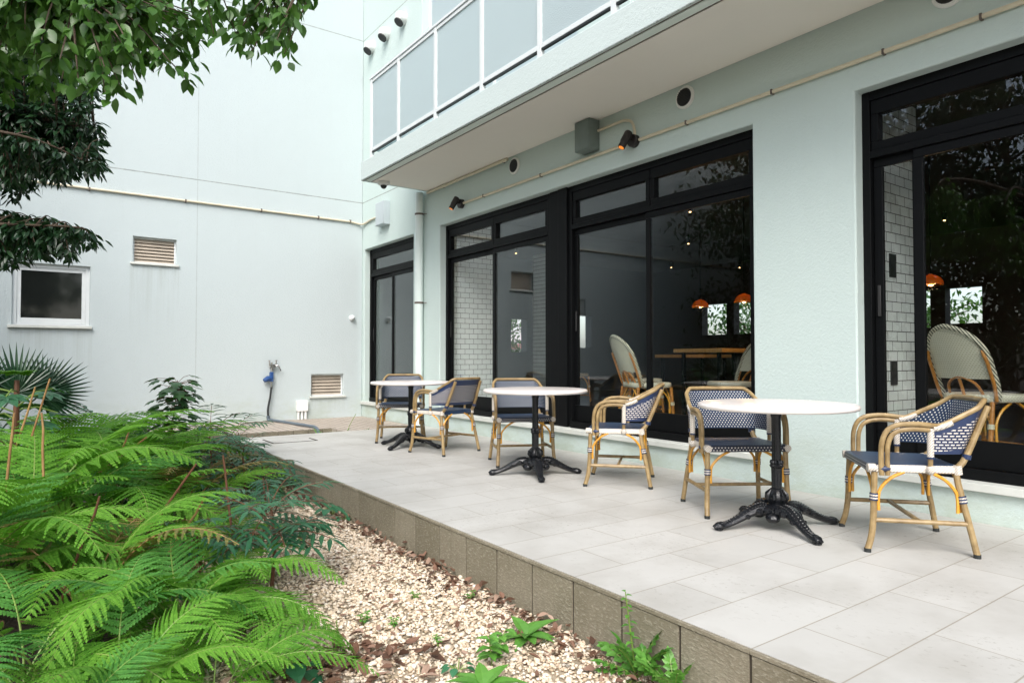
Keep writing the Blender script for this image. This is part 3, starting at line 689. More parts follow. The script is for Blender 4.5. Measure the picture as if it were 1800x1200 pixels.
wn = part(m, 'window', M['alu'], annex, bevel=0.003)
m = MB(); q2 = q + 0.045
for a, b in (((x0 + q, FY + 0.065, z0 + 0.031), (x0 + q2, FY + 0.10, z1 - q)), ((x1 - q2, FY + 0.065, z0 + 0.031), (x1 - q, FY + 0.10, z1 - q)), ((x0 + q2, FY + 0.066, z1 - q2), (x1 - q2, FY + 0.10, z1 - q)), ((x0 + q2, FY + 0.066, z0 + 0.031), (x1 - q2, FY + 0.10, z0 + 0.10))): m.box(a, b)
part(m, 'sash', M['alu'], wn, bevel=0.003)
m = MB(); m.box((x0 + q2, FY + 0.08, z0 + 0.10), (x1 - q2, FY + 0.085, z1 - q2)); part(m, 'pane', M['darkglass'], wn)
m = MB(); m.box((x0 - 0.045, FY - 0.05, z0 - 0.04), (x1 + 0.03, FY + 0.049, z0 + 0.0)); part(m, 'window_sill', M['sill'], wn, bevel=0.005)

# ------------------------------------------------------------------ fixtures on the walls
def downpipe():
    t = thing('downpipe', 'pale green downpipe running from balcony soffit to terrace', 'pipe', (FX - 0.075, 8.87, 0))
    MB().tube([(0, 0, 0.0), (0, 0, 3.461)], 0.061, 20).build('pipe', M['pipe'], t)
    for z in (3.14, 1.82):
        m = MB(); m.lathe([(0.0625, -0.014), (0.067, -0.013), (0.067, 0.013), (0.0625, 0.014)], (0, 0, z), 20)
        m.box((0.0, -0.075, z - 0.012), (0.012, -0.058, z + 0.012)); m.tube([(0.006, -0.07, z), (0.074, -0.10, z)], 0.006, 6)
        m.build('bracket', M['brownsteel'], t)
downpipe()
def conduit(name, pts, r, label, clips=(), extra=None):
    o = tag(MB().tube(pts, r, 10).build(name, M['cream']), label, 'conduit')
    if clips:
        m = MB()
        for c, ax in clips:
            if ax == 'x': m.box((c[0] - 0.010, FY - 0.041, c[2] - 0.024), (c[0] + 0.010, FY - 0.001, c[2] + 0.024))
            else: m.box((FX - 0.038, c[1] - 0.007, c[2] - 0.019), (FX - 0.001, c[1] + 0.007, c[2] + 0.019))
        m.build('clips', M['brownsteel'], o)
    return o
cy = FY - 0.022
conduit('conduit', [(-8, cy, 3.40)] + [(x, cy, 3.40 - 0.0035 * (x + 0)) for x in (-4, 0, 2, 4.45)] + spline([(4.55, cy, 3.375), (4.66, cy - 0.02, 3.36), (4.705, cy - 0.09, 3.355), (FX - 0.022, 10.75, 3.38), (FX - 0.022, 10.36, 3.385)], 4), 0.017,
        'cream conduit crossing the white end wall to the light grey box', [((x, 0, 3.39), 'x') for x in (-1.2, -0.1, 0.62, 1.86, 2.98, 3.92, 4.49)])
conduit('conduit', [(FX - 0.02, 7.70, 3.096), (FX - 0.02, 4.63, 3.10)], 0.016, 'cream conduit running between the two black wall spotlights', [((0, y, 3.097), 'y') for y in (7.2, 6.0)])
conduit('conduit', [(FX - 0.02, 4.47, 3.10), (FX - 0.02, -5.5, 3.105)], 0.016, 'cream conduit running right from the second spotlight over the pier', [((0, y, 3.1), 'y') for y in (3.9, 3.05, 2.2, 1.62)])
conduit('conduit', spline([(FX - 0.022, 5.043, 3.345), (FX - 0.022, 4.78, 3.345), (FX - 0.022, 4.66, 3.34), (FX - 0.022, 4.57, 3.30), (FX - 0.022, 4.535, 3.22), (FX - 0.022, 4.53, 3.15)], 5), 0.014, 'cream bent conduit from dark box down to spotlight')
conduit('conduit', [(FX - 0.03, 8.70, 3.435), (FX - 0.03, 6.66, 3.44)], 0.020, 'cream conduit tucked under the soffit above the far windows', [((0, 8.25, 3.437), 'y'), ((0, 6.75, 3.437), 'y')])
m = MB(); m.box((4.62, 10.03, 3.19), (FX - 0.001, 10.36, 3.575)); b1 = tag(m.build('junction_box', M['greybox'], bevel=0.004), 'light grey junction box on the wall near the inner corner', 'junction box')
m = MB(); m.box((4.612, 10.045, 3.20), (4.6195, 10.345, 3.565)); m.build('lid', M['greybox'], b1, bevel=0.003)
m = MB(); m.box((4.585, 5.045, 3.15), (FX - 0.001, 5.27, 3.458)); b2 = tag(m.build('junction_box', M['darkbox'], bevel=0.004), 'dark grey green junction box touching the soffit above the middle window', 'junction box')
m = MB(); m.box((4.579, 5.052, 3.157), (4.5845, 5.263, 3.452)); m.build('lid', M['darkbox'], b2, bevel=0.002)

def spot(y, z, label):
    t = thing('wall_spotlight', label, 'wall light', (FX, y, z), 0, 'black spotlights on the cafe wall')
    MB().lathe([(0.005, -0.001), (0.062, -0.002), (0.062, -0.05), (0.055, -0.056), (0.004, -0.056)], n=24, axis='x').build('base', M['lampblack'], t)
    MB().tube([(-0.05, 0, 0.005), (-0.105, 0, 0.012)], 0.012, 10).build('arm', M['lampblack'], t)
    a = V((-0.085, 0, 0.075)); d = V((-0.44, 0.16, -0.88)).normalized()
    h = MB(); h.tube([a, a + d * 0.012, a + d * 0.115, a + d * 0.12, a + d * 0.178], [0.034, 0.041, 0.041, 0.036, 0.036], 18)
    h.build('lamp_head', M['lampblack'], t)
    MB().tube([a + d * 0.1785, a + d * 0.181], 0.026, 16).build('lamp_lens', M['bulb'], t)
    return t
spot(7.757, 3.098, 'black wall spotlight left of the far window pair'); spot(4.541, 3.105, 'black wall spotlight beside the dark junction box')
def round_vent(y, z, label):
    t = thing('round_vent', label, 'vent', (FX, y, z), 0, 'round vents in the cafe wall')
    MB().lathe([(0.078, 0.0), (0.103, -0.002), (0.103, -0.012), (0.095, -0.02), (0.08, -0.02)], n=28, axis='x').build('ring', M['whitepaint'], t)
    m = MB(); m.lathe([(0.001, -0.0205), (0.079, -0.0205), (0.079, -0.0225), (0.001, -0.0225)], n=28, axis='x')
    for k in range(-5, 6):
        z_ = k * 0.0135; hw = math.sqrt(max(0, 0.078 ** 2 - z_ ** 2)); m.box((-0.029, -hw, z_ - 0.003), (-0.0226, hw, z_ + 0.003))
    m.build('grille', M['grille'], t)
round_vent(6.54, 3.333, 'round dark vent over the far window pair'); round_vent(3.926, 3.338, 'round dark vent above the middle window'); round_vent(1.80, 3.345, 'round dark vent cut by the top edge of the photo')
for y, z, lab in ((9.535, 6.385, 'white hooded vent cap nearest the balcony railing'), (10.15, 6.38, 'white hooded vent cap in the middle of three'), (10.75, 6.38, 'white hooded vent cap nearest the inner corner')):
    t = thing('vent_cap', lab, 'vent', (FX, y, z), 0, 'white hooded vent caps on the upper wall')
    MB().lathe([(0.10, -0.001), (0.10, -0.06), (0.095, -0.10), (0.07, -0.135), (0.035, -0.15), (0.004, -0.153)], n=24, axis='x').build('hood', M['whitepaint'], t)
    c = V((-0.095, 0, -0.075)); d = V((-0.6, 0, -0.8))
    m = MB(); m.tube([c, c + d * 0.02], 0.078, 20); m.build('opening', M['grille'], t)
def dome_cam():
    t = thing('dome_camera', 'small white dome camera under the balcony corner', 'camera', (3.955, 8.60, 3.461))
    MB().lathe([(0.085, 0.0), (0.085, -0.018), (0.078, -0.04), (0.05, -0.05)], n=24).build('housing', M['whitepaint'], t)
    MB().ball((0, 0, -0.048), (0.045, 0.045, 0.05), n=16, m=10).build('dome', M['rubber'], t)
dome_cam()
def tap():
    t = thing('garden_tap', 'steel twin garden tap with blue tag and black pipe on the end wall', 'tap', (3.15, FY, 0))
    m = MB(); m.lathe([(0.03, -0.001), (0.03, -0.012), (0.016, -0.02), (0.016, -0.06)], (0, 0, 0.86), 12, axis='y')
    m.tube([(0, -0.06, 0.93), (0, -0.06, 0.78)], 0.017, 10); m.box((-0.03, -0.085, 0.84), (0.06, -0.045, 0.90))
    for x in (-0.035, 0.07): m.tube([(x, -0.065, 0.87), (x, -0.065, 0.955)], 0.009, 8); m.lathe([(0.024, 0.0), (0.026, 0.006), (0.01, 0.012)], (x, -0.065, 0.955), 10)
    m.tube(spline([(0.06, -0.065, 0.88), (0.10, -0.08, 0.875), (0.13, -0.09, 0.82), (0.14, -0.095, 0.79)], 3), 0.011, 8)
    m.build('tap_body', M['steel'], t)
    m = MB(); m.box((-0.028, -0.09, 0.62), (0.026, -0.03, 0.775)); m.tube([(0, -0.06, 0.67), (-0.06, -0.07, 0.67), (-0.125, -0.08, 0.635)], [0.04, 0.045, 0.03], 10); m.build('timer', M['bluetag'], t, bevel=0.006)
    m = MB(); m.tube([(0, -0.06, 0.62), (0, -0.06, 0.53)], 0.016, 10); m.build('coupling', M['steel'], t)
    m = MB(); m.tube(spline([(0.0, -0.06, 0.53), (-0.02, -0.06, 0.35), (-0.05, -0.06, 0.18), (-0.045, -0.06, 0.02)], 5), 0.016, 10); m.build('hose', M['rubber'], t)
    m = MB(); m.tube(spline([(-0.045, -0.06, 0.035), (-0.045, -0.07, 0.005), (0.0, -0.15, 0.0), (0.10, -0.8, 0.0), (0.17, -1.45, 0.005), (0.19, -1.60, 0.0), (0.195, -1.70, -0.04), (0.195, -1.72, -0.12), (0.195, -1.72, -0.30)], 5), 0.023, 10)
    m.lathe([(0.027, 0), (0.03, 0.02), (0.027, 0.04)], (-0.045, -0.06, 0.03), 10); m.build('drain_pipe', M['greypvc'], t)
tap()
def small_box():
    t = thing('cable_box', 'small white cable box with three stub pipes low on the end wall', 'cable box', (3.66, FY, 0))
    m = MB(); m.box((-0.095, -0.07, 0.115), (0.095, -0.001, 0.295)); m.build('housing', M['whitepaint'], t, bevel=0.006)
    for x in (-0.06, 0.0, 0.06): MB().tube([(x, -0.035, -0.02), (x, -0.035, 0.114)], 0.02, 10).build('stub_pipe', M['whitepaint'], t)
small_box()
t = thing('wall_sensor', 'small white round sensor on the end wall near the corner', 'sensor', (4.535, FY, 1.698))
MB().lathe([(0.05, -0.001), (0.05, -0.03), (0.045, -0.04)], n=20, axis='y').build('base', M['whitepaint'], t)
MB().lathe([(0.04, -0.041), (0.036, -0.06), (0.022, -0.078), (0.004, -0.085)], n=20, axis='y').build('lens', M['alu'], t)

# ------------------------------------------------------------------ terrace furniture
def backplan(s, z):
    """plan of the woven back; s in [-1,1] from right side post round to the left one"""
    a = abs(s); sg = 1 if s >= 0 else -1
    pts = [(0.0, -0.232), (0.10, -0.228), (0.185, -0.214), (0.232, -0.180), (0.254, -0.120), (0.262, -0.060)]
    tt = a * (len(pts) - 1); i = min(int(tt), len(pts) - 2); fr = tt - i
    x = pts[i][0] * (1 - fr) + pts[i + 1][0] * fr; y = pts[i][1] * (1 - fr) + pts[i + 1][1] * fr
    wgt = max(0.0, min(1.0, (1 - a) / 0.45)); wgt = wgt * wgt * (3 - 2 * wgt)
    y -= (z - 0.46) * 0.34 * wgt + (z - 0.46) * 0.05
    return V((sg * x, y, z))
def backtop(s):
    a = abs(s); k = max(0.0, min(1.0, (a - 0.40) / 0.58)); k = k * k * (3 - 2 * k)
    return 0.785 * (1 - k) + 0.650 * k
def make_chair(label):
    t = thing('bistro_armchair', label, 'armchair', (0, 0, 0), 0, 'navy woven bistro armchairs on the terrace')
    # backrest: a woven skin with a front and a rear face
    m = MB(); NU, NV = 30, 9; arc = [0.0]; base = [backplan(-1 + 2 * i / NU, 0.6) for i in range(NU + 1)]
    for i in range(NU): arc.append(arc[-1] + (base[i + 1] - base[i]).length)
    for side in (0, 1):
        for i in range(NU + 1):
            s = -1 + 2 * i / NU; zt = backtop(s) - 0.012; zb = 0.515
            tg = (base[min(i + 1, NU)] - base[max(i - 1, 0)]).normalized(); nr = V((-tg.y, tg.x, 0))
            for j in range(NV + 1):
                z = zb + (zt - zb) * j / NV; p = backplan(s, z) + nr * (0.006 if side else -0.006)
                m.uv[len(m.v)] = (arc[i], z); m.v.append(tuple(p))
    def vid(side, i, j): return side * (NU + 1) * (NV + 1) + i * (NV + 1) + j
    inner = 1 if (V(m.v[vid(1, NU // 2, 4)]) - V(m.v[vid(0, NU // 2, 4)])).y > 0 else 0
    for side in (0, 1):
        for i in range(NU):
            for j in range(NV):
                q = (vid(side, i, j), vid(side, i + 1, j), vid(side, i + 1, j + 1), vid(side, i, j + 1))
                m.f.append(q if side else q[::-1])
                if side == inner: m.m.append(0)
                else: m.m.append(2 if (j >= NV - 2 or j == 0) else 1)
    for i in range(NU):
        m.f.append((vid(0, i, 0), vid(0, i + 1, 0), vid(1, i + 1, 0), vid(1, i, 0))); m.m.append(2)
        m.f.append((vid(0, i, NV), vid(1, i, NV), vid(1, i + 1, NV), vid(0, i + 1, NV))); m.m.append(2)
    m.build('backrest', [M['wf'], M['wr'], M['navy']], t, ang=60)
    # top rail: arm, wing, back, wing, arm in one bent tube
    armR = [V((0.276, 0.172, 0.40)), V((0.276, 0.174, 0.50)), V((0.276, 0.168, 0.575)), V((0.276, 0.143, 0.632)), V((0.276, 0.095, 0.660)), V((0.275, 0.02, 0.668)), V((0.270, -0.04, 0.664))]
    top = [backplan(s, backtop(s)) + V((0, 0, 0.004)) for s in [1 - 0.08 * k for k in range(1, 25)]]
    path = armR + top + [V((-p.x, p.y, p.z)) for p in reversed(armR)]
    MB().tube(spline(path, 3), 0.0135, 10).build('top_rail', M['bamboo'], t)
    for sg in (1, -1):
        p2 = [V((sg * x, y, z)) for x, y, z in ((0.276, 0.144, 0.40), (0.276, 0.145, 0.50), (0.276, 0.141, 0.56), (0.276, 0.122, 0.607), (0.275, 0.085, 0.632), (0.274, 0.02, 0.641), (0.268, -0.055, 0.637))]
        MB().tube(spline(p2, 4), 0.0125, 10).build('armrest', M['bamboo'], t)
        m = MB(); m.tube([(sg * 0.262, -0.058, 0.42), (sg * 0.263, -0.060, 0.50)], 0.0125, 10, 0); m.tube([(sg * 0.263, -0.060, 0.50), (sg * 0.264, -0.062, 0.645)], 0.0165, 10, 1)
        m.tube([(sg * 0.263, -0.060, 0.49), (sg * 0.263, -0.060, 0.50)], 0.0175, 10, 2)
        wp = [backplan(sg * s, backtop(s) - 0.004) for s in (0.99, 0.93, 0.87, 0.80)]; m.tube(wp, 0.0172, 10, 1)
        m.build('side_post', [M['bamboo'], M['cream_wrap'], M['navy']], t)
        # legs
        fl = [V((sg * x, y, z)) for x, y, z in ((0.252, 0.200, 0.425), (0.254, 0.205, 0.30), (0.258, 0.210, 0.17), (0.264, 0.222, 0.08), (0.270, 0.242, 0.012))]
        rl = [V((sg * x, y, z)) for x, y, z in ((0.270, -0.262, 0.012), (0.255, -0.232, 0.17), (0.242, -0.206, 0.30), (0.228, -0.190, 0.425), (0.214, -0.240, 0.50), (0.192, -0.350, 0.76))]
        for lg, bz, nm in ((fl, 0.285, 'f'), (rl, 0.285, 'r')):
            m = MB(); m.tube(spline(lg, 4), 0.0165 if nm == 'f' else 0.016, 10); lo = m.build('leg', M['bamboo'], t)
            foot = min(lg, key=lambda p: p.z); m = MB(); m.tube([foot - V((0, 0, 0.012)), foot + V((0, 0, 0.008))], 0.0175, 10); m.build('foot_cap', M['rubber'], lo)
            a, b = (V(lg[1]), V(lg[2])) ; c = a.lerp(b, (a.z - bz) / (a.z - b.z)) ; d = (a - b).normalized() * (1 if a.z > b.z else -1)
            m = MB()
            for k, mi in ((-2, 0), (-1, 1), (0, 0), (1, 1), (2, 0)): m.tube([c + d * (k * 0.0075 - 0.0037), c + d * (k * 0.0075 + 0.0037)], 0.021, 12, mi)
            m.build('leg_band', [M['navy'], M['cream_wrap']], lo)
            if nm == 'r':
                m = MB(); m.tube([rl[4] - V((0, 0, 0.012)), rl[4] + V((0, -0.005, 0.012))], 0.021, 10, 0); m.tube([rl[3] + V((0, -0.006, -0.015)), rl[3] + V((0, -0.002, 0.03))], 0.022, 10, 1); m.build('binding', [M['navy'], M['cream_wrap']], lo)
            sgy = -1 if nm == 'f' else 1
            base_ = c - V((0, 0, 0.07))
            for dx, dy in ((0, sgy), (-sg, 0)):
                o_ = V((dx * 0.022, dy * 0.022, 0)); e = V((c.x + dx * 0.155, c.y + dy * 0.145, 0.418)) if dy else V((c.x + dx * 0.15, c.y, 0.418))
                pts = spline([base_ + o_, c + o_, c + o_ + V((dx * 0.012, dy * 0.012, 0.045)), c + V((dx * 0.085, dy * 0.08, 0.098)), e], 4)
                MB().tube(pts, 0.0085, 7).build('brace', M['orange'], t)
        MB().tube([(sg * 0.258, 0.208, 0.165), (sg * 0.256, -0.232, 0.165)], 0.0125, 8).build('stretcher', M['bamboo'], t)
        m = MB(); m.ball((sg * 0.262, -0.06, 0.432), (0.024, 0.022, 0.026), 0); m.ball((sg * 0.276, 0.158, 0.434), (0.018, 0.030, 0.016), 1); m.build('binding', [M['cream_wrap'], M['navy']], t)
    MB().tube([(-0.256, -0.01, 0.166), (0.256, -0.01, 0.166)], 0.0115, 8).build('stretcher', M['bamboo'], t)
    # seat
    def outline(ins):
        pts = []; co = [(0.275 - ins, 0.232 - ins), (-0.275 + ins, 0.232 - ins), (-0.240 + ins, -0.205 + ins), (0.240 - ins, -0.205 + ins)]; rr = 0.035
        for i in range(4):
            p = V((*co[i], 0)); a = (V((*co[i - 1], 0)) - p).normalized(); b = (V((*co[(i + 1) % 4], 0)) - p).normalized()
            for k in range(4):
                tt = k / 3; q = p + a * rr * (1 - tt) ** 2 + b * rr * tt ** 2; pts.append(q)
        return pts
    m = MB(); rings = [(0.455, 0.022), (0.453, 0.008), (0.445, 0.0), (0.418, 0.0), (0.412, 0.008)]; nP = 16
    for z, ins in rings:
        arc_ = 0; prev = None
        for q in outline(ins):
            if prev is not None: arc_ += (q - prev).length
            prev = q; m.uv[len(m.v)] = (arc_, z); m.v.append((q.x, q.y, z))
    for j in range(len(rings) - 1):
        for k in range(nP):
            k2 = (k + 1) % nP; mid = (V(m.v[j * nP + k]) + V(m.v[j * nP + k2])) / 2
            if j == 0: mi = 0
            elif mid.y > 0.195: mi = 1
            elif abs(mid.x) > 0.2: mi = 2
            else: mi = 0
            m.f.append((j * nP + k, (j + 1) * nP + k, (j + 1) * nP + k2, j * nP + k2)); m.m.append(mi)
    o0 = len(m.v)
    for q in outline(0.022): m.uv[len(m.v)] = (q.x, q.y); m.v.append((q.x, q.y, 0.4552))
    m.f.append(tuple(range(o0, o0 + nP))); m.m.append(0)
    m.f.append(tuple(4 * nP + k for k in range(nP - 1, -1, -1))); m.m.append(0)
    for sx in (1, -1):
        m.tube([(sx * 0.254, 0.196, 0.434), (sx * 0.256, 0.235, 0.434)], 0.0225, 10, 2)
    m.build('seat', [M['ws'], M['wd'], M['cream_wrap']], t, ang=50)
    return t
chair = make_chair('navy woven armchair facing away at the far right, right of the nearest table')
CH = {  # centre from leg positions on the paving, and the way it faces
    'F': ((3.91, 1.765), (-0.31, 0.357), None),
    'E': ((3.81, 2.77), (-0.26, -0.40), 'navy woven armchair behind the nearest table, its back to the wall'),
    'D': ((3.90, 3.945), (-0.30, 0.345), 'navy woven armchair in profile right of the middle table'),
    'C': ((3.82, 5.17), (-0.20, -0.42), 'navy woven armchair tucked behind the middle table'),
    'B': ((3.605, 6.285), (-0.13, 0.46), 'navy woven armchair showing its white basketwork rear, right of the farthest table'),
    'A': ((3.66, 7.42), (-0.24, -0.40), 'navy woven armchair behind the farthest table, near the downpipe')}
for k, (c, d, lab) in CH.items():
    rz = math.atan2(-d[0], d[1])
    if lab is None: chair.location = (*c, 0); chair.rotation_euler = (0, 0, rz)
    else: dup(chair, (*c, 0), rz, lab)

def make_table(label):
    t = thing('bistro_table', label, 'table', (0, 0, 0), 0, 'round bistro tables with cast iron feet')
    MB().lathe([(0.05, 0.705), (0.435, 0.705), (0.447, 0.709), (0.452, 0.718), (0.452, 0.726), (0.447, 0.734), (0.436, 0.738), (0.05, 0.738)], n=72).build('tabletop', M['top'], t, ang=50)
    m = MB(); m.lathe([(0.11, 0.704), (0.11, 0.694), (0.032, 0.688), (0.031, 0.66), (0.027, 0.65), (0.027, 0.40), (0.036, 0.398), (0.040, 0.385), (0.034, 0.376), (0.041, 0.366), (0.034, 0.355), (0.031, 0.352), (0.029, 0.23)], n=32, flute=(0.24, 0.649))
    m.build('column', M['iron'], t)
    m = MB(); m.lathe([(0.030, 0.235), (0.038, 0.23), (0.037, 0.222), (0.050, 0.205), (0.058, 0.185), (0.057, 0.165), (0.046, 0.148), (0.046, 0.142), (0.055, 0.138), (0.080, 0.134), (0.102, 0.118), (0.100, 0.08), (0.03, 0.07)], n=24)
    for k in range(8):
        a = 2 * pi * k / 8; m.tube([(0.038 * cos(a), 0.038 * sin(a), 0.225), (0.056 * cos(a), 0.056 * sin(a), 0.20), (0.059 * cos(a), 0.059 * sin(a), 0.175), (0.047 * cos(a), 0.047 * sin(a), 0.15)], [0.003, 0.012, 0.012, 0.004], 6)
    for k in range(4):
        a = pi / 4 + k * pi / 2; m.ball((0.105 * cos(a), 0.105 * sin(a), 0.075), (0.042, 0.042, 0.030)); m.ball((0.088 * cos(a), 0.088 * sin(a), 0.105), (0.018, 0.018, 0.016))
        for s in (-0.35, 0.35): m.ball((0.10 * cos(a + s), 0.10 * sin(a + s), 0.088), 0.013, n=6, m=4)
    m.build('base_urn', M['iron'], t)
    for k in range(4):
        m = MB(); a = k * pi / 2; c, s = cos(a), sin(a)
        pr = [(0.04, 0.100), (0.09, 0.116), (0.14, 0.112), (0.19, 0.092), (0.25, 0.062), (0.305, 0.038), (0.345, 0.028), (0.375, 0.026), (0.400, 0.020)]
        rr = [0.042, 0.050, 0.047, 0.040, 0.032, 0.027, 0.027, 0.032, 0.018]
        sp = spline([(x * c, x * s, z) for x, z in pr], 3); r2 = []
        for i in range(len(sp)): q = i / 3; i0 = min(int(q), 7); r2.append(rr[i0] + (rr[i0 + 1] - rr[i0]) * (q - i0))
        m.tube(sp, r2, 10, flat=0.72)
        sd = V((-s, c, 0))
        for side in (-1, 1):                                           # beaded edges, acanthus lobes and a scroll under the arch
            for j in range(3, len(sp) - 5): m.ball(sp[j] + sd * (side * r2[j] * 0.62) + V((0, 0, r2[j] * 0.55)), 0.0046, n=6, m=4)
            for i0, sz in ((3, 0.030), (6, 0.026), (10, 0.018)): m.ball(sp[i0] + sd * (side * r2[i0] * 0.95) - V((0, 0, 0.004)), (sz, sz, sz * 0.8), n=7, m=5)
        for j in range(2, len(sp) - 6): m.ball(sp[j] + V((0, 0, r2[j] * 0.70)), (0.009, 0.009, 0.005), n=6, m=4)
        tip = V((0.378 * c, 0.378 * s, 0.028))
        for q in (-1, 0, 1): m.tube([tip + sd * (q * 0.012) + V((0, 0, 0.008)), tip + sd * (q * 0.015) + V((0.024 * c, 0.024 * s, -0.010))], [0.010, 0.008], 7)
        m.ball(tip + V((-0.02 * c, -0.02 * s, 0.012)), (0.018, 0.018, 0.012))
        m.ball((0.375 * c, 0.375 * s, 0.009), (0.03, 0.026, 0.009), n=12)
        m.build('foot', M['iron'], t)
    return t
tb = make_table('round white table with black iron foot, nearest the camera')
tb.location = (3.615, 2.335, 0); tb.rotation_euler = (0, 0, R(65))
dup(tb, (3.545, 4.60, 0), R(60), 'round white table with black iron foot, middle one of the row')
dup(tb, (3.50, 6.86, 0), R(28), 'round white table with black iron foot, farthest from the camera')

# ------------------------------------------------------------------ cafe interior furniture
def arch_chair(label):
    t = thing('rattan_chair', label, 'chair', (0, 0, 0), 0, 'beige arched rattan chairs inside the cafe')
    NU, NV = 14, 16; m = MB()
    def hw(z): return 0.235 if z < 0.72 else 0.235 * math.sqrt(max(0.0, 1 - ((z - 0.72) / 0.24) ** 2))
    def by(x, z): return -0.185 - (z - 0.46) * 0.36 - 0.0 + 0.9 * x * x
    for sd in (0, 1):
        for j in range(NV + 1):
            z = 0.585 + (0.958 - 0.585) * j / NV
            for i in range(NU + 1):
                x = hw(z) * (-1 + 2 * i / NU); m.uv[len(m.v)] = (x, z); m.v.append((x, by(x, z) - 0.008 * sd, z))
    W_ = (NU + 1) * (NV + 1)
    for sd in (0, 1):
        for j in range(NV):
            for i in range(NU):
                a = sd * W_ + j * (NU + 1) + i; q = (a, a + 1, a + NU + 2, a + NU + 1); m.f.append(q[::-1] if sd == 0 else q); m.m.append(0)
    m.build('backrest', M['iw'], t)
    arch = [V((sg_x, by(sg_x, z), z)) for sg_x, z in [(0.225, 0.44)] + [(hw(z) + 0.004, z) for z in (0.55, 0.65, 0.72, 0.80, 0.87, 0.92, 0.95)] + [(0.0, 0.965)]]
    arch = arch + [V((-p.x, p.y, p.z)) for p in reversed(arch[:-1])]
    MB().tube(spline(arch, 4), 0.0185, 10).build('arch_rail', M['edge_wrap'], t)
    for ar in (arch[:5], arch[-5:]): MB().tube(spline([p + V((0, -0.024, -0.01)) for p in ar], 4), [0.012] * 15 + [0.008, 0.004], 8).build('arch_frame', M['cane'], t)
    m = MB(); m.tube(spline([(-0.14, by(0.14, 0.46), 0.46), (-0.11, by(0.1, 0.55), 0.55), (0, by(0, 0.6), 0.60), (0.11, by(0.1, 0.55), 0.55), (0.14, by(0.14, 0.46), 0.46)], 4), 0.010, 8); m.tube([(0.0, by(0, 0.46), 0.45), (0.0, by(0, 0.6), 0.59)], 0.011, 8); m.build('back_hoop', M['cane'], t)
    m = MB(); out = []
    for k in range(24):
        a = 2 * pi * k / 24; ca, sa = cos(a), sin(a); out.append((0.235 * math.copysign(abs(ca) ** 0.45, ca), 0.02 + 0.215 * math.copysign(abs(sa) ** 0.45, sa)))
    for z, sc in ((0.475, 0.93), (0.47, 0.985), (0.455, 1.0), (0.425, 1.0), (0.42, 0.97)):
        for q in out: m.uv[len(m.v)] = (q[0] + z, q[1]); m.v.append((q[0] * sc, q[1] * sc, z))
    for j in range(4):
        for k in range(24): m.f.append((j * 24 + k, (j + 1) * 24 + k, (j + 1) * 24 + (k + 1) % 24, j * 24 + (k + 1) % 24)); m.m.append(0)
    m.f.append(tuple(range(24))); m.m.append(0); m.f.append(tuple(96 + k for k in range(23, -1, -1))); m.m.append(0)
    m.build('seat', M['iw'], t, ang=60)
    for sx in (1, -1):
        for y0, y1 in ((0.20, 0.23), (-0.17, -0.23)):
            lo = MB().tube([(sx * 0.205, y0, 0.425), (sx * 0.215, (y0 + y1) / 2, 0.2), (sx * 0.225, y1, 0.0)], 0.0165, 10).build('leg', M['cane'], t)
            m = MB(); m.tube([(sx * 0.211, y0 + (y1 - y0) * 0.36, 0.27), (sx * 0.213, y0 + (y1 - y0) * 0.42, 0.235)], 0.022, 10); m.build('leg_band', M['iw'], lo)
            sgy = -1 if y0 > 0 else 1
            for dx, dy in ((0, sgy), (-sx, 0)):
                c = V((sx * 0.21 + dx * 0.024, y0 + dy * 0.024, 0.0))
                MB().tube(spline([c + V((0, 0, 0.14)), c + V((0, 0, 0.27)), c + V((dx * 0.05, dy * 0.05, 0.36)), c + V((dx * 0.13, dy * 0.13, 0.418))], 4), 0.009, 7).build('brace', M['orange'], t)
    MB().tube([(-0.213, 0.2, 0.10), (0.213, 0.2, 0.10)], 0.011, 8).build('stretcher', M['cane'], t)
    MB().tube([(-0.213, -0.2, 0.10), (0.213, -0.2, 0.10)], 0.011, 8).build('stretcher', M['cane'], t)
    return t
ac = arch_chair('beige arched rattan chair seen through the right window')
def face(d): return math.atan2(-d[0], d[1])
ac.location = (5.72, 1.98, 0.271); ac.rotation_euler = (0, 0, face((1.0, -0.42)))
dup(ac, (5.36, 5.02, 0.271), face((1, -0.40)), 'beige arched rattan chair behind the middle of the double window')
dup(ac, (6.28, 4.58, 0.271), face((-0.813, 0.45)), 'beige arched rattan chair leaning back beside the white pier')
dup(ac, (6.29, 5.95, 0.271), face((1, -0.72)), 'beige rattan chair in the dark under the wooden table')
dup(ac, (7.4, 8.6, 0.271), face((1, 0.2)), 'rattan chair deep in the room behind the far window')
def int_table(loc, w_, d_, label, h=0.735):
    t = thing('wooden_table', label, 'table', loc, 0, 'wooden tables inside the cafe')
    m = MB(); m.box((-d_ / 2, -w_ / 2, h), (d_ / 2, w_ / 2, h + 0.05)); m.build('tabletop', M['wood'], t, bevel=0.004)
    for sx in (1, -1):
        for sy in (1, -1): m = MB(); m.box((sx * (d_ / 2 - 0.08) - 0.02, sy * (w_ / 2 - 0.1) - 0.02, 0), (sx * (d_ / 2 - 0.08) + 0.02, sy * (w_ / 2 - 0.1) + 0.02, h - 0.0005)); m.build('leg', M['black'], t)
int_table((7.35, 5.45, 0.271), 0.75, 1.2, 'long wooden table glowing honey brown behind the middle window', 0.80)
int_table((8.7, 7.1, 0.271), 1.0, 0.7, 'wooden table farther inside behind the far window')
int_table((7.0, 1.35, 0.271), 1.0, 0.7, 'wooden table at the right edge behind the right window')
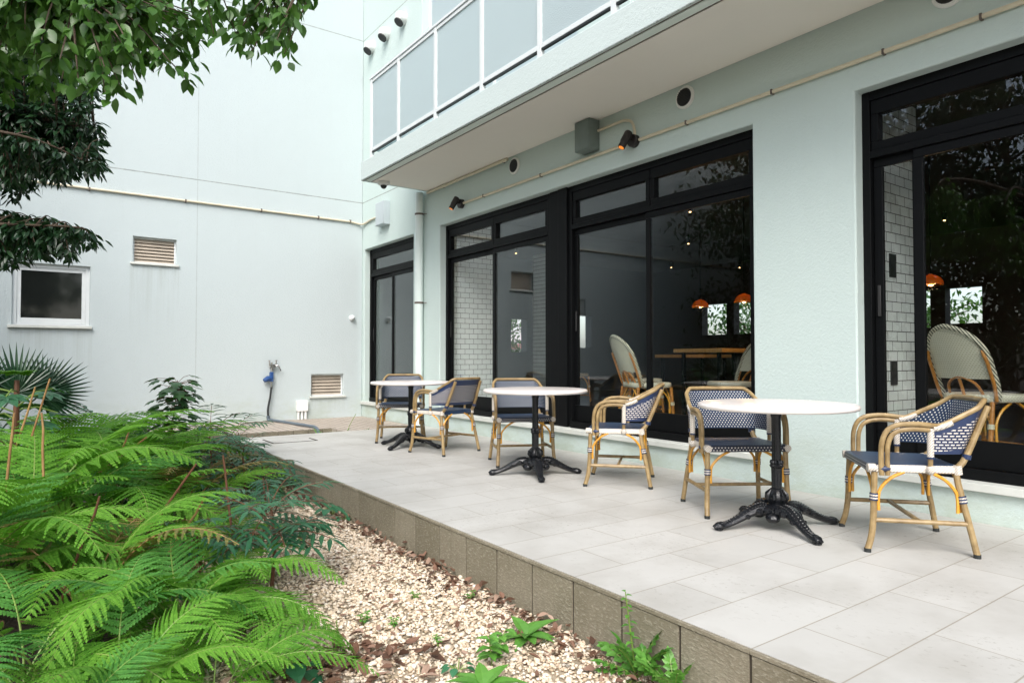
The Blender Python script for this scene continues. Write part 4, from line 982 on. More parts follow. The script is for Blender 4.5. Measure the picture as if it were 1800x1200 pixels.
def pendant(p, r, label, drop):
    t = thing('pendant_lamp', label, 'lamp', p, 0, 'copper pendant lamps inside the cafe')
    MB().lathe([(r, 0.0), (r * 0.97, r * 0.28), (r * 0.82, r * 0.55), (r * 0.55, r * 0.78), (r * 0.2, r * 0.9), (0.02, r * 0.95), (0.02, r * 0.93), (r * 0.19, r * 0.87), (r * 0.53, r * 0.75), (r * 0.79, r * 0.53), (r * 0.94, r * 0.27), (r * 0.975, 0.0)], n=32).build('lamp_shade', M['copper'], t)
    MB().tube([(0, 0, r * 0.94), (0, 0, drop)], 0.005, 6).build('cord', M['black'], t)
    MB().ball((0, 0, r * 0.30), 0.04, n=12, m=8).build('bulb', emit('pendant_bulb', (1.0, 0.55, 0.18), 5), t)
    li = bpy.data.lights.new('pendant_light', 'POINT'); li.energy = 5; li.color = (1.0, 0.62, 0.30); li.shadow_soft_size = 0.05
    lo = bpy.data.objects.new('pendant_light', li); COL.objects.link(lo); lo.parent = t; lo.location = (0, 0, -0.03)
    return t
q = NT('copper_shade'); q.fin((0.90, 0.36, 0.06), 0.25, metal=0.6)
tr = q.n('BsdfTranslucent'); tr.inputs['Color'].default_value = (1.0, 0.45, 0.03, 1); ms = q.n('MixShader'); ms.inputs[0].default_value = 0.28
q.l(q.bs.outputs[0], ms.inputs[1]); q.l(tr.outputs[0], ms.inputs[2]); q.l(ms.outputs[0], q.out.inputs['Surface']); M['copper'] = q.m
for (px, py, Z, r, lab) in ((1231, 540, 9.4, 0.115, 'copper pendant lamp left of the pair in the middle window'), (1308, 531, 8.0, 0.11, 'copper pendant lamp half hidden by the white pier'), (1636, 501, 6.2, 0.105, 'copper pendant lamp glowing behind the right window')):
    p = at(px, py, Z); pendant(p, r, lab, IZ1 - p.z)
for k, (px, py) in enumerate(((907, 445), (1213, 372), (1173, 517), (1210, 428), (860, 470), (958, 497), (1660, 387), (1664, 458), (1662, 476), (1745, 560), (1180, 470), (1300, 470))):
    d = ray(px, py); Z = min(14, (IZ1 - 0.14 - EYE.z) / d.z) if d.z > 0 else 8; p = EYE + d * Z
    if p.y > IY1 - 0.2 or p.x > IX1 - 0.2:
        p = EYE + d * min((IY1 - 0.4) / d.y, (IX1 - 0.4) / d.x)
    if IZ1 - p.z > 0.45: continue
    t = thing('ceiling_spotlight', 'tiny warm ceiling spotlight glinting in the dark cafe', 'ceiling light', p, 0, 'ceiling spotlights inside the cafe')
    MB().tube([(0, 0, 0.001), (0, 0, 0.10)], 0.032, 10).build('housing', M['black'], t)
    if IZ1 - p.z > 0.105: MB().tube([(0, 0, 0.10), (0, 0, IZ1 - p.z)], 0.008, 6).build('stem', M['black'], t)
    MB().lathe([(0.003, 0.0), (0.014, 0.0), (0.014, -0.010), (0.003, -0.012)], n=12).build('lamp_lens', M['spotglow'], t)

# ------------------------------------------------------------------ planting
def frond_mesh(seed, mi_leaf, L=1.0, stipe=0.34, npin=21, arch=(76, -28), wid=0.19, npn=15, rach=0.0045):
    rnd = random.Random(seed); m = MB(); pts = []; p = V((0, 0, 0)); N = 40; sway = rnd.uniform(-0.25, 0.25)
    ths = []
    for i in range(N + 1):
        s = i / N; pts.append(p.copy()); th = R(arch[0] + (arch[1] - arch[0]) * s ** 1.15); ths.append(th)
        p = p + V((cos(th) * cos(sway * s), cos(th) * sin(sway * s), sin(th))) * (L / N)
    m.tube(pts, [rach * (1.25 - 1.05 * i / N) for i in range(N + 1)], 5, 1)
    def along(s):
        q = min(s * N, N - 0.001); i = int(q); return pts[i].lerp(pts[i + 1], q - i), (pts[i + 1] - pts[i]).normalized()
    for k in range(npin):
        b = (k + 0.5) / npin; s = stipe + (1 - stipe) * b
        prof = (0.70 + 0.30 * min(1, b / 0.22)) * (1 - b) ** 0.72 if b < 0.96 else 0.07
        pl = wid * L * max(0.06, prof * 1.08)
        for sg in (1, -1):
            c, tg = along(min(0.998, s + (0.004 if sg > 0 else 0))); side = V((-tg.y, tg.x, 0)); side = side.normalized() if side.length > 1e-4 else V((0, 1, 0))
            nn = side.cross(tg) if False else tg.cross(side)
            if nn.z < 0: nn = -nn
            ang = R(24 + 22 * b + rnd.uniform(-6, 6)); d = (side * sg * cos(ang) + tg * sin(ang)).normalized()
            droop = rnd.uniform(0.10, 0.38); n2 = max(4, int(npn * (0.35 + 0.65 * prof)))
            for j in range(n2 + 1):
                t = j / n2; cc = c + d * (pl * t) - nn * (droop * pl * t * t) + tg * (0.10 * pl * t * t)
                dd = (d - nn * (2 * droop * t) + tg * (0.2 * t)).normalized()
                if j == n2: break
                ll = wid * L * 0.108 * (1 - t) ** 0.55 * (0.55 + 0.45 * prof) * rnd.uniform(0.88, 1.1)
                if j == 0: ll *= 0.8
                for s2 in (1, -1):
                    pd = (tg * s2 * 0.94 + dd * 0.36).normalized(); stp = dd * (pl / n2 * 0.94)
                    up = nn * (0.16 * ll)
                    m.add([cc, cc + pd * ll * 0.62 - dd * (pl / n2 * 0.05) + up, cc + pd * ll + stp * 0.55 + up * 0.3, cc + stp + pd * ll * 0.42 + up * 0.6, cc + stp], [(0, 1, 2, 3, 4)], 0)
    return m
FROND = {}
def frond_variants(key, leafm, n_, stem, **kw):
    out = []
    for k in range(n_):
        o = frond_mesh(hash(key) % 97 + k * 13 if False else (len(FROND) * 31 + k * 13 + 5), 0, arch=(kw.get('a0', 76) + 7 * (k % 3 - 1), kw.get('a1', -28) - 10 * (k % 2)), **{q: v for q, v in kw.items() if q not in ('a0', 'a1')})
        me = o.build('frond_source', [leafm, stem], smooth=False); out.append(me.data); bpy.data.objects.remove(me)
    FROND[key] = out
frond_variants('bright', M['fern'], 4, M['fernstem'], npin=21, wid=0.22, a1=-42)
frond_variants('deep', M['fern2'], 3, M['fernstem'], npin=19, wid=0.21)
frond_variants('hang', M['fern'], 3, M['fernstem'], a0=66, a1=-74, stipe=0.26, npin=22, wid=0.235)
frond_variants('tall', M['fern'], 3, M['fernstem'], a0=79, a1=-12, stipe=0.42, npin=20, wid=0.20)
frond_variants('brown', M['fernbrown'], 2, M['drystem'], npin=16)
frond_variants('low', M['fern'], 3, M['fernstem'], a0=58, a1=-38, stipe=0.20, npin=23, wid=0.21)
def fern(px, py_g, Z, n_, size, label, kinds=('bright',), spread=None, seed=0, tilt=0.0, az=(0, 360), zoff=0.0):
    rnd = random.Random(seed + int(px) * 7 + int(Z * 10)); p = at(px, 700, Z)
    t = thing('fern', label, 'fern', (p.x, p.y, GZ - 0.02 + zoff), 0, 'ferns in the planting bed')
    for k in range(n_):
        key = kinds[k % len(kinds)] if rnd.random() < 0.8 else rnd.choice(kinds)
        me = rnd.choice(FROND[key]); o = bpy.data.objects.new('frond', me); COL.objects.link(o); o.parent = t
        a = az[0] + (az[1] - az[0]) * (k + rnd.uniform(-0.3, 0.3)) / n_
        s = size * rnd.uniform(0.78, 1.15); o.scale = (s, s, s)
        o.rotation_euler = Euler((rnd.uniform(-0.25, 0.25), rnd.uniform(-0.22, 0.22) + tilt, R(a)), 'XYZ')
        o.location = (rnd.uniform(-0.05, 0.05), rnd.uniform(-0.05, 0.05), 0)
    return t
FL = [ # px of the crown, distance, fronds, size
    (330, 2.95, 13, 0.90, 'large bright green fern in the middle of the foreground bed', ('hang', 'bright', 'hang', 'deep')),
    (60, 2.55, 13, 0.92, 'large fern filling the lower left corner, fronds hanging down', ('hang', 'deep', 'bright')),
    (412, 3.10, 11, 0.74, 'low bright fern spilling right over the gravel', ('low', 'hang')),
    (170, 3.25, 13, 1.04, 'tall bright fern behind the corner fern, with long flat fronds', ('bright', 'hang', 'brown')),
    (-60, 3.2, 13, 1.22, 'tall fern cut by the left edge of the photo', ('bright', 'deep', 'hang')),
    (330, 3.95, 7, 0.74, 'fern mixed with reddish stalks in the middle of the bed', ('deep', 'bright', 'brown')),
    (60, 4.0, 14, 1.40, 'tall fern among dry stalks at left', ('tall', 'deep', 'bright')),
    (205, 4.5, 13, 1.25, 'arching fern below the lobed leaf shrub', ('tall', 'bright', 'hang')),
    (-50, 4.6, 13, 1.42, 'tall fern under the palm at the left edge', ('tall', 'deep')),
    (330, 5.0, 10, 0.98, 'fern with browning fronds near the terrace corner', ('bright', 'brown', 'bright')),
    (390, 4.4, 8, 0.66, 'small bright fern beside the lance leaf shrub', ('low', 'bright', 'brown')),
    (120, 5.4, 14, 1.45, 'yellowing fern at the back of the bed', ('tall', 'bright', 'brown')),
    (455, 6.4, 8, 0.62, 'small fern against the far end of the terrace step', ('low', 'bright')),
    (240, 2.40, 11, 0.74, 'bright fern with big fronds at the bottom edge of the photo', ('hang', 'bright', 'deep')),
    (385, 2.50, 10, 0.66, 'feathery fern at bottom edge next to the heap of dead leaves', ('hang', 'low', 'bright')),
    (120, 2.05, 8, 0.66, 'dark green fern half cut by the bottom left corner of the photo', ('deep', 'deep', 'low')),
    (385, 3.45, 8, 0.76, 'bright fern arching in front of the dark lance leaves', ('bright', 'low')),
    (225, 3.75, 7, 0.84, 'pale fern with flat fronds just left of the reddish stalks', ('hang', 'brown', 'low')),
    (10, 3.55, 12, 1.28, 'fern with broad fronds above the left corner fern', ('bright', 'hang', 'deep')),
    (150, 4.9, 12, 1.36, 'bushy tall fern in the middle of the back row', ('tall', 'hang', 'bright')),
    (20, 5.0, 11, 1.40, 'shaggy fern behind the dry stalks near the left edge', ('tall', 'brown', 'hang')),
    (262, 5.6, 11, 1.22, 'fern standing in front of the lobed leaf shrub', ('tall', 'deep')),
]
for k, (px, Z, n_, sz, lab, kinds) in enumerate(FL): fern(px, 0, Z, n_, sz, lab, kinds, seed=k)

def lance_shrub(px, Z, n_, size, label, seed, zoff=0.0, mat='lance', nlf=8):
    rnd = random.Random(seed); p = at(px, 700, Z); t = thing('lance_leaf_shrub', label, 'shrub', (p.x, p.y, GZ - 0.02 + zoff), 0, 'dark lance leaved shrubs in the bed')
    m = MB(); lf = []
    m.tube([(0, 0, 0), (0.02, 0.01, 0.25 * size), (0, 0.02, 0.5 * size)], [0.012, 0.009, 0.005], 6, 1)
    for k in range(n_):
        a = 2 * pi * k / n_ + rnd.uniform(-0.4, 0.4); h = rnd.uniform(0.12, 0.55) * size; el = R(rnd.uniform(5, 60)); L = rnd.uniform(0.28, 0.42) * size
        fr = MB(); pts = []; q = V((0.01 * cos(a), 0.01 * sin(a), h))
        for i in range(8):
            th = el - R(50) * i / 7; pts.append(q.copy()); q = q + V((cos(a) * cos(th), sin(a) * cos(th), sin(th))) * (L / 7)
        fr.tube(pts, 0.0028, 5, 1)
        for i in range(2, 8):
            tg = (pts[i] - pts[i - 1]).normalized(); sd = V((-tg.y, tg.x, 0)).normalized()
            for sg in (1, -1):
                d = tg * 0.55 + sd * sg * 0.85 + V((0, 0, -0.05)); fr.leaf(pts[i], d, V((0, 0, 1)), rnd.uniform(0.11, 0.16) * size, 0.029 * size, 0, rnd.uniform(0.1, 0.35), 0.3, 3)
        fr.leaf(pts[-1], pts[-1] - pts[-2], V((0, 0, 1)), 0.14 * size, 0.028 * size, 0, 0.2, 0.3, 3)
        fr.build('leaf_spray', [M[mat], M['redstem']], t, smooth=False)
    m.build('stem', [M['redstem'], M['redstem']], t)
lance_shrub(480, 3.75, 22, 0.95, 'dark blue green lance leaved shrub reaching over the gravel', 1)
lance_shrub(465, 4.7, 16, 0.9, 'smaller lance leaved shrub right of the fern stalks', 2)
lance_shrub(370, 6.2, 12, 1.15, 'lance leaved shrub at the corner of the terrace', 3)
lance_shrub(290, 6.4, 12, 1.2, 'dusky lance leaved shrub below the lobed leaf shrub', 4)
lance_shrub(420, 7.6, 10, 0.9, 'lance leaved shrub in front of the brick path', 5)
lance_shrub(180, 6.6, 12, 1.25, 'lance leaved shrub below the small window', 6)
lance_shrub(350, 3.6, 8, 0.7, 'low lance leaved shrub under the fern fronds', 8)
lance_shrub(428, 5.5, 18, 1.05, 'full lance leaved shrub between the ferns and the terrace step', 9)
lance_shrub(405, 6.8, 16, 1.05, 'lance leaved shrub brushing the terrace corner', 10)
lance_shrub(462, 5.9, 12, 0.75, 'low lance leaved shrub at the foot of the step', 12)
def lobed_leaf(m, p, d, up, s, mi=0):
    d = d.normalized(); sd = d.cross(up).normalized(); nn = sd.cross(d)
    out = [(0, 0), (-0.28, 0.02), (-0.50, 0.30), (-0.30, 0.42), (-0.34, 0.70), (-0.12, 0.66), (0, 1.0), (0.12, 0.66), (0.34, 0.70), (0.30, 0.42), (0.50, 0.30), (0.28, 0.02)]
    vs = [p + d * (y * s) + sd * (x * s) - nn * (0.25 * s * (x * x + y * y * 0.6)) for x, y in out]; c = p + d * (0.42 * s); vs.append(c)
    m.add(vs, [(12, i, (i + 1) % 12) for i in range(12)], mi)
def lobed_shrub():
    rnd = random.Random(4); p = at(292, 700, 6.3); t = thing('lobed_leaf_shrub', 'slim dark shrub with lobed leaves standing against the white end wall', 'shrub', (p.x, p.y, GZ - 0.02))
    m = MB(); st = MB(); top = at(312, 668, 6.3); b = V((0, 0, 0)); tp = top - V((p.x, p.y, GZ - 0.02))
    main = spline([b, tp * 0.4 + V((0.0, 0, 0.05)), tp * 0.75, tp], 6); st.tube(main, [0.010 - 0.007 * i / len(main) for i in range(len(main))], 6)
    for k in range(95):
        s = main[int(rnd.uniform(0.38, 1.0) * (len(main) - 1))]; a = rnd.uniform(0, 2 * pi); r_ = rnd.uniform(0.05, 0.21); e = s + V((cos(a) * r_, sin(a) * r_, rnd.uniform(-0.05, 0.10)))
        st.tube([s, (s + e) / 2 + V((0, 0, 0.02)), e], 0.0022, 4); lobed_leaf(m, e, V((cos(a), sin(a), rnd.uniform(-0.8, -0.1))), V((0, 0, 1)), rnd.uniform(0.09, 0.155))
    m.build('foliage', M['ivy'], t, smooth=False); st.build('stem', M['redstem'], t)
lobed_shrub()
def fan_palm(px, py, Z, a0, size, label, seed):
    rnd = random.Random(seed); c = at(px, py, Z); base = V((c.x - 0.35, c.y + 0.1, GZ)); t = thing('fan_palm', label, 'palm', base, 0)
    for k, (off, dirv) in enumerate(a0):
        m = MB(); hub = c - base + V(off); m.tube(spline([(0, 0, 0), hub * 0.5 + V((-0.05, 0, 0.12)), hub], 5), 0.008, 6, 1)
        d0 = V(dirv).normalized(); view = (EYE - c).normalized(); sd = d0.cross(view).normalized(); nrm = sd.cross(d0)
        for i in range(30):
            an = R(-98 + 196 * i / 29); d = d0 * cos(an) + sd * sin(an); L = size * (0.95 - 0.22 * abs(an) / R(118)) * rnd.uniform(0.92, 1.05)
            m.leaf(hub, d + nrm * rnd.uniform(-0.12, 0.12), nrm, L, 0.034 * size * 1.7, 0, rnd.uniform(0.1, 0.55), 0.7, 4)
        m.build('fan_leaf', [M['palm'], M['palm']], t, smooth=False)
fan_palm(30, 690, 6.0, [((0, 0, 0), (0.15, 0, 1)), ((0.18, 0.1, -0.02), (0.75, 0, 0.35)), ((-0.3, -0.1, 0.0), (-0.6, 0, 0.8))], 0.47, 'dark fan palm at the left edge below the small window', 2)
def fatsia():
    rnd = random.Random(9); p = at(28, 700, 4.7); t = thing('fatsia_shrub', 'glossy dark big leaved shrub with a bright green new shoot, at left', 'shrub', (p.x, p.y, GZ))
    def palmate(m, c, d, up, s, mi):
        d = d.normalized(); sd = d.cross(up).normalized(); nn = sd.cross(d)
        for i in range(7):
            a = R(-105 + 35 * i); dd = d * cos(a) + sd * sin(a); m.leaf(c, dd, nn, s * (1 - 0.25 * abs(i - 3) / 3), s * 0.42, mi, 0.2, 0.15, 4)
    m = MB(); top = at(30, 668, 4.7) - t.location
    m.tube([(0, 0, 0), top * 0.6, top], [0.025, 0.022, 0.016], 8, 1)
    for k in range(11):
        a = 2 * pi * k / 11 + rnd.uniform(-0.2, 0.2); h = rnd.uniform(0.72, 0.98); b = top * h; e = b + V((cos(a) * 0.24, sin(a) * 0.24, rnd.uniform(-0.06, 0.12)))
        m.tube([b, (b + e) / 2 + V((0, 0, 0.03)), e], 0.006, 5, 2); palmate(m, e, V((cos(a), sin(a), -0.25)), V((0, 0, 1)), rnd.uniform(0.13, 0.19), 0)
    m.build('foliage', [M['lance'], M['redstem'], M['fernstem']], t, smooth=False)
    m = MB()
    for k in range(7):
        a = 2 * pi * k / 7; e = top + V((cos(a) * 0.05, sin(a) * 0.05, 0.05)); palmate(m, e, V((cos(a), sin(a), 0.45)), V((0, 0, 1)), 0.085, 0)
    m.build('new_shoot', [M['fresh']], t, smooth=False)
fatsia()
def dense_bush(px, Z, r, h, n_, label, mat, seed, L=0.07, W=0.03):
    rnd = random.Random(seed); p = at(px, 700, Z); t = thing('leafy_bush', label, 'bush', (p.x, p.y, GZ - 0.02), 0, 'low leafy bushes filling the bed')
    m = MB(); st = MB()
    for k in range(n_):
        a = rnd.uniform(0, 2 * pi); rr = r * math.sqrt(rnd.random()); q = V((rr * cos(a), rr * sin(a), h * rnd.uniform(0.1, 1) * (1 - 0.35 * (rr / r) ** 2)))
        m.leaf(q, V((cos(a), sin(a), rnd.uniform(-0.4, 0.5))) + rv(0.5), V((0, 0, 1)) + rv(0.3), L * rnd.uniform(0.7, 1.3), W * rnd.uniform(0.8, 1.2), 0, 0.25, 0.3, 3)
    for k in range(14):
        a = rnd.uniform(0, 2 * pi); st.tube([(0, 0, 0), (0.4 * r * cos(a), 0.4 * r * sin(a), h * 0.5), (0.8 * r * cos(a), 0.8 * r * sin(a), h * 0.85)], [0.007, 0.005, 0.002], 5)
    m.build('foliage', M[mat], t, smooth=False); st.build('stem', M['redstem'], t)
dense_bush(395, 7.9, 0.42, 0.36, 900, 'low leafy bush hanging over the terrace corner', 'fern2', 11)
dense_bush(330, 7.2, 0.5, 0.45, 900, 'low dusky bush in front of the end wall', 'lance', 12)
dense_bush(200, 7.6, 0.6, 0.6, 1000, 'dusky bush below the louvre vent', 'ivy', 13)
dense_bush(40, 7.4, 0.7, 0.72, 1000, 'dark bush below the small window', 'lance', 14)
dense_bush(430, 6.4, 0.30, 0.26, 600, 'small bright bush at the foot of the step', 'weed', 15, 0.06, 0.02)
dense_bush(-20, 5.4, 0.6, 0.62, 900, 'dark bush behind the fatsia at the left edge', 'ivy', 16)
dense_bush(260, 5.6, 0.5, 0.42, 800, 'dark undergrowth bush among the ferns', 'lance', 17)
def stalks():
    L = [((10, 1035, 3.0), (160, 610 + 230, 3.1)), ((0, 950, 4.3), (88, 665, 4.4)), ((30, 780, 4.4), (62, 680, 4.4)), ((50, 765, 4.2), (118, 700, 4.3)), ((18, 790, 3.8), (25, 725, 3.8)), ((75, 790, 3.9), (73, 725, 3.9)), ((93, 800, 3.6), (96, 775, 3.6)),
         ((210, 800, 4.6), (226, 760, 4.6)), ((215, 800, 4.4), (258, 768, 4.4)), ((285, 900, 3.6), (345, 815, 3.6)), ((320, 935, 3.5), (360, 873, 3.5)), ((150, 940, 3.2), (175, 872, 3.2)), ((225, 965, 3.0), (240, 890, 3.0)), ((400, 870, 4.0), (392, 800, 4.0))]
    labs = ['nearest the left edge', 'leaning beside the fatsia', 'forked under the palm', 'leaning right under the palm', 'upright below the fatsia', 'upright and dark red', 'cut short among fronds', 'pale, near the bed centre', 'leaning right near the bed centre', 'thick and reddish over the dark hollow', 'amber, leaning over the lance leaves', 'dark brown behind the front fern', 'dark brown in the hollow', 'thin, beside the lance leaf shrub']
    for k, ((a, b, Z), (c, d, Z2)) in enumerate(L[1:]):
        if k in (2, 5, 11): continue
        p, q = at(a, b, Z), at(c, d, Z2); g_ = V((p.x, p.y, GZ - 0.02)) + (p - q) * 0.0
        top = q; low = p
        o = MB().tube([low + (low - top).normalized() * max(0.0, (low.z - GZ) * 1.05), low, low.lerp(top, 0.55) + rv(0.008), top], [0.0075, 0.0072, 0.0065, 0.0055], 7).build('dry_stalk', M['redstem'] if k in (5, 8, 10, 11, 12) else M['drystem'])
        tag(o, 'dry cut fern stalk, ' + labs[k + 1], 'stalk', 'dry cut stalks among the ferns')
stalks()
def weed(px, py, kind, size, label, seed):
    rnd = random.Random(seed); p = on_z(px, py, GZ); t = MB(); st = 1
    if kind == 'rosette':
        for k in range(11):
            a = 2 * pi * k / 11 * 1.0 + rnd.uniform(-0.3, 0.3); t.leaf(V((0, 0, 0.015)), V((cos(a), sin(a), rnd.uniform(0.3, 1.1))), V((0, 0, 1)), size * rnd.uniform(0.7, 1.1), size * 0.38, 0, 0.5, 0.25, 4)
    elif kind == 'round':
        for k in range(8):
            a = 2 * pi * k / 8 + rnd.uniform(-0.3, 0.3); e = V((cos(a) * size * 0.5, sin(a) * size * 0.5, size * rnd.uniform(0.2, 0.7))); t.tube([(0, 0, 0), e * 0.5 + V((0, 0, size * 0.15)), e], 0.002, 4, 1); t.leaf(e, V((cos(a), sin(a), -0.1)), V((0, 0, 1)), size * 0.6, size * 0.5, 0, 0.35, 0.15, 4)
    elif kind == 'tooth':
        for k in range(16):
            a = 2 * pi * k / 16 + rnd.uniform(-0.3, 0.3); el = rnd.uniform(0.15, 1.3); d = V((cos(a) * cos(el), sin(a) * cos(el), sin(el))); L = size * rnd.uniform(0.7, 1.2); sd = V((-sin(a), cos(a), 0)); up = sd.cross(d)
            if up.z < 0: up = -up
            pts = [d * (L * s) - V((0, 0, 0.35 * L * s * s)) for s in (0, .25, .5, .75, 1)]; t.tube(pts, 0.0022, 4, 1)
            for i in range(9):
                s = 0.18 + 0.09 * i; c = d * (L * s) - V((0, 0, 0.35 * L * s * s)); w_ = L * (0.10 + 0.10 * s) * (1 if i < 7 else 0.7)
                for sg in (1, -1): t.leaf(c, sd * sg + d * (-0.1 if i % 2 else 0.4), up + V((0, 0, 0.01)), w_, w_ * 0.7, 0, 0.2, 0.2, 3)
            t.leaf(pts[3], d - V((0, 0, 0.4)), up, L * 0.3, L * 0.16, 0, 0.2, 0.2, 3)
    elif kind == 'tall':
        d = V((-0.12, 0.05, 1)); t.tube([(0, 0, 0), d * size * 0.5, d * size], [0.004, 0.0035, 0.002], 6, 1)
        for i in range(20):
            s = 0.25 + 0.75 * i / 19; a = i * 2.4; t.leaf(d * (size * s), V((cos(a), sin(a), 0.3)), V((0, 0, 1)), size * 0.13 * (1.15 - 0.6 * s), size * 0.06, 0, 0.4, 0.3, 3)
    elif kind == 'sprig':
        for q in range(4):
            a = rnd.uniform(0, 6.3); d = V((cos(a) * 0.4, sin(a) * 0.4, 1)); L = size * rnd.uniform(0.6, 1.0); t.tube([(0, 0, 0), d * L], 0.002, 4, 1)
            for i in range(6):
                b = i * 2.1 + rnd.random(); t.leaf(d * (L * (0.3 + 0.14 * i)), V((cos(b), sin(b), 0.2)), V((0, 0, 1)), size * 0.38, size * 0.22, 0, 0.3, 0.2, 3)
    elif kind == 'blade':
        for k in range(60):
            a = rnd.uniform(0, 6.3); q = V((rnd.uniform(-0.35, 0.35), rnd.uniform(-0.12, 0.12), 0)); t.leaf(q, V((cos(a) * 0.8, sin(a) * 0.6, rnd.uniform(0.4, 1.4))), V((cos(a + 1.57), sin(a + 1.57), 0.3)), size * rnd.uniform(0.6, 1.2), 0.022, 0, 0.55, 0.3, 4)
    o = t.build('weed_plant', [M[{'round': 'bluegreen', 'sprig': 'weed'}.get(kind, 'weed')], M['fernstem']], smooth=False)
    o.location = p; tag(o, label, 'weed', 'small weeds growing in the gravel')
weed(925, 1125, 'rosette', 0.16, 'leafy weed rosette growing out of brown leaves by the step', 1)
weed(1120, 1192, 'tooth', 0.25, 'large toothed dandelion clump at the bottom of the photo against the step', 2)
weed(1185, 1222, 'tooth', 0.22, 'darker toothed weed under the step at the bottom edge', 3)
weed(1118, 1188, 'tall', 0.34, 'tall upright thistle like stem beside the dandelion clump', 4)
weed(865, 1170, 'sprig', 0.17, 'branching light green weed standing in the gravel', 5)
weed(850, 1215, 'rosette', 0.15, 'light green rosette at the bottom edge of the gravel', 6)
weed(505, 1195, 'round', 0.16, 'dark glossy broad leaved seedling beside the heap of dead leaves', 7)
weed(585, 905, 'round', 0.15, 'blue green round leaved plant growing at the step', 8)
weed(605, 915, 'round', 0.08, 'tiny round leaved plant next to the larger one at the step', 9)
weed(497, 855, 'round', 0.09, 'tiny round leaved plant far along the step', 10)
weed(596, 1128, 'tall', 0.10, 'tiny upright fern sprout in the gravel', 11)
weed(640, 1100, 'sprig', 0.07, 'small sprig in the gravel near the ferns', 12)
weed(690, 1105, 'sprig', 0.06, 'small sprig in the middle of the gravel', 13)
weed(805, 1185, 'round', 0.07, 'small rounded seedling in the gravel', 14)
weed(825, 1055, 'sprig', 0.06, 'small sprig among the dead leaves by the step', 15)
weed(770, 1135, 'sprig', 0.05, 'tiny sprig in the pale gravel', 16)
weed(730, 1055, 'sprig', 0.05, 'tiny pale sprig farther up the gravel', 17)
tag(bpy.data.objects['weed_plant'], None)
o = weed
def tuft():
    p = on_z(560, 757, -0.12); rnd = random.Random(8); t = MB()
    for k in range(70):
        a = rnd.uniform(0, 6.3); q = V((rnd.gauss(0, 0.22), rnd.uniform(-0.10, 0.12), 0)); t.leaf(q, V((cos(a), sin(a) * 0.5, rnd.uniform(0.3, 1.3))), V((cos(a + 1.57), sin(a + 1.57), 0.3)), rnd.uniform(0.14, 0.30), 0.024, 0, 0.55, 0.3, 4)
    t.tube([(0.02, 0, 0), (0.10, 0, 0.25), (0.2, 0.0, 0.42)], 0.004, 5, 1)
    o = t.build('grass_tuft', [M['weed'], M['fernstem']], smooth=False); o.location = (p.x, 9.15, -0.22); tag(o, 'strap leaved green tuft in the gap before the brick path', 'plant')
tuft()

# ------------------------------------------------------------------ trees
def branch_tree(name, label, trunk, limbs, twigs, leafm, L, W, per, droop_dir, seed, drop=0.45, seg=3, group=None, limb=0.035):
    """trunk and limbs as tubes; every twig springs from the nearest limb and carries its own leaves"""
    rnd = random.Random(seed); t = thing(name, label, 'tree', trunk[0], 0, group); b = V(trunk[0])
    tr = MB(); tp = spline(trunk, 6); tr.tube([p - b for p in tp], [0.13 - 0.06 * i / len(tp) for i in range(len(tp))], 12); tr.build('trunk', M['bark'], t)
    lm = MB(); nodes = []
    for lb in limbs:
        sp = spline(lb, 8); lm.tube([p - b for p in sp], [limb * (1 - 0.85 * i / len(sp)) for i in range(len(sp))], 7); nodes += sp[3:]
    cr = MB()
    for e in twigs:
        n0 = min(nodes, key=lambda q: (q - e).length + 0.35 * max(0, e.z - q.z)); mid = n0.lerp(e, 0.5) + V((0, 0, 0.10 * (n0 - e).length)) + rv(0.02)
        sp = spline([n0, mid, e], 5); lm.tube([p - b for p in sp], [0.006 - 0.0045 * i / len(sp) for i in range(len(sp))], 4)
        ln = (n0 - e).length; nlv = max(per, int(per * ln / 0.30))
        for k in range(nlv):
            s = 1 - rnd.random() ** 1.3 * min(1.0, 0.40 / max(ln, 0.05)); q = sp[min(len(sp) - 1, int(s * (len(sp) - 1) + 0.5))] + rv(0.02)
            a = rnd.uniform(0, 2 * pi); d = V((cos(a), sin(a), 0)) * rnd.uniform(0.35, 0.9) + V((0, 0, -drop - rnd.uniform(0, 0.5))) + (sp[-1] - sp[-2]).normalized() * 0.35
            up = V((rnd.uniform(-0.7, 0.7), rnd.uniform(-0.7, 0.7), 0.8)); q2 = q + d.normalized() * (0.25 * L)
            cr.leaf(q2, d, up, L * rnd.uniform(0.65, 1.15), W * rnd.uniform(0.8, 1.15), 0, rnd.uniform(0.05, 0.3), rnd.uniform(0.1, 0.4), seg)
    lm.build('limbs', M['bark'], t)
    for v in range(len(cr.v)): cr.v[v] = (cr.v[v][0] - b.x, cr.v[v][1] - b.y, cr.v[v][2] - b.z)
    cr.build('crown', leafm, t, smooth=True, ang=80)
    return t
def inside(poly, x, y):
    c = False; j = len(poly) - 1
    for i in range(len(poly)):
        if (poly[i][1] > y) != (poly[j][1] > y) and x < (poly[j][0] - poly[i][0]) * (y - poly[i][1]) / (poly[j][1] - poly[i][1]) + poly[i][0]: c = not c
        j = i
    return c
def fill(poly, n_, z0, z1, rnd):
    xs = [p[0] for p in poly]; ys = [p[1] for p in poly]; out = []
    while len(out) < n_:
        x, y = rnd.uniform(min(xs), max(xs)), rnd.uniform(min(ys), max(ys))
        if inside(poly, x, y): out.append(at(x, y, rnd.uniform(z0, z1)))
    return out
rnd = random.Random(21)
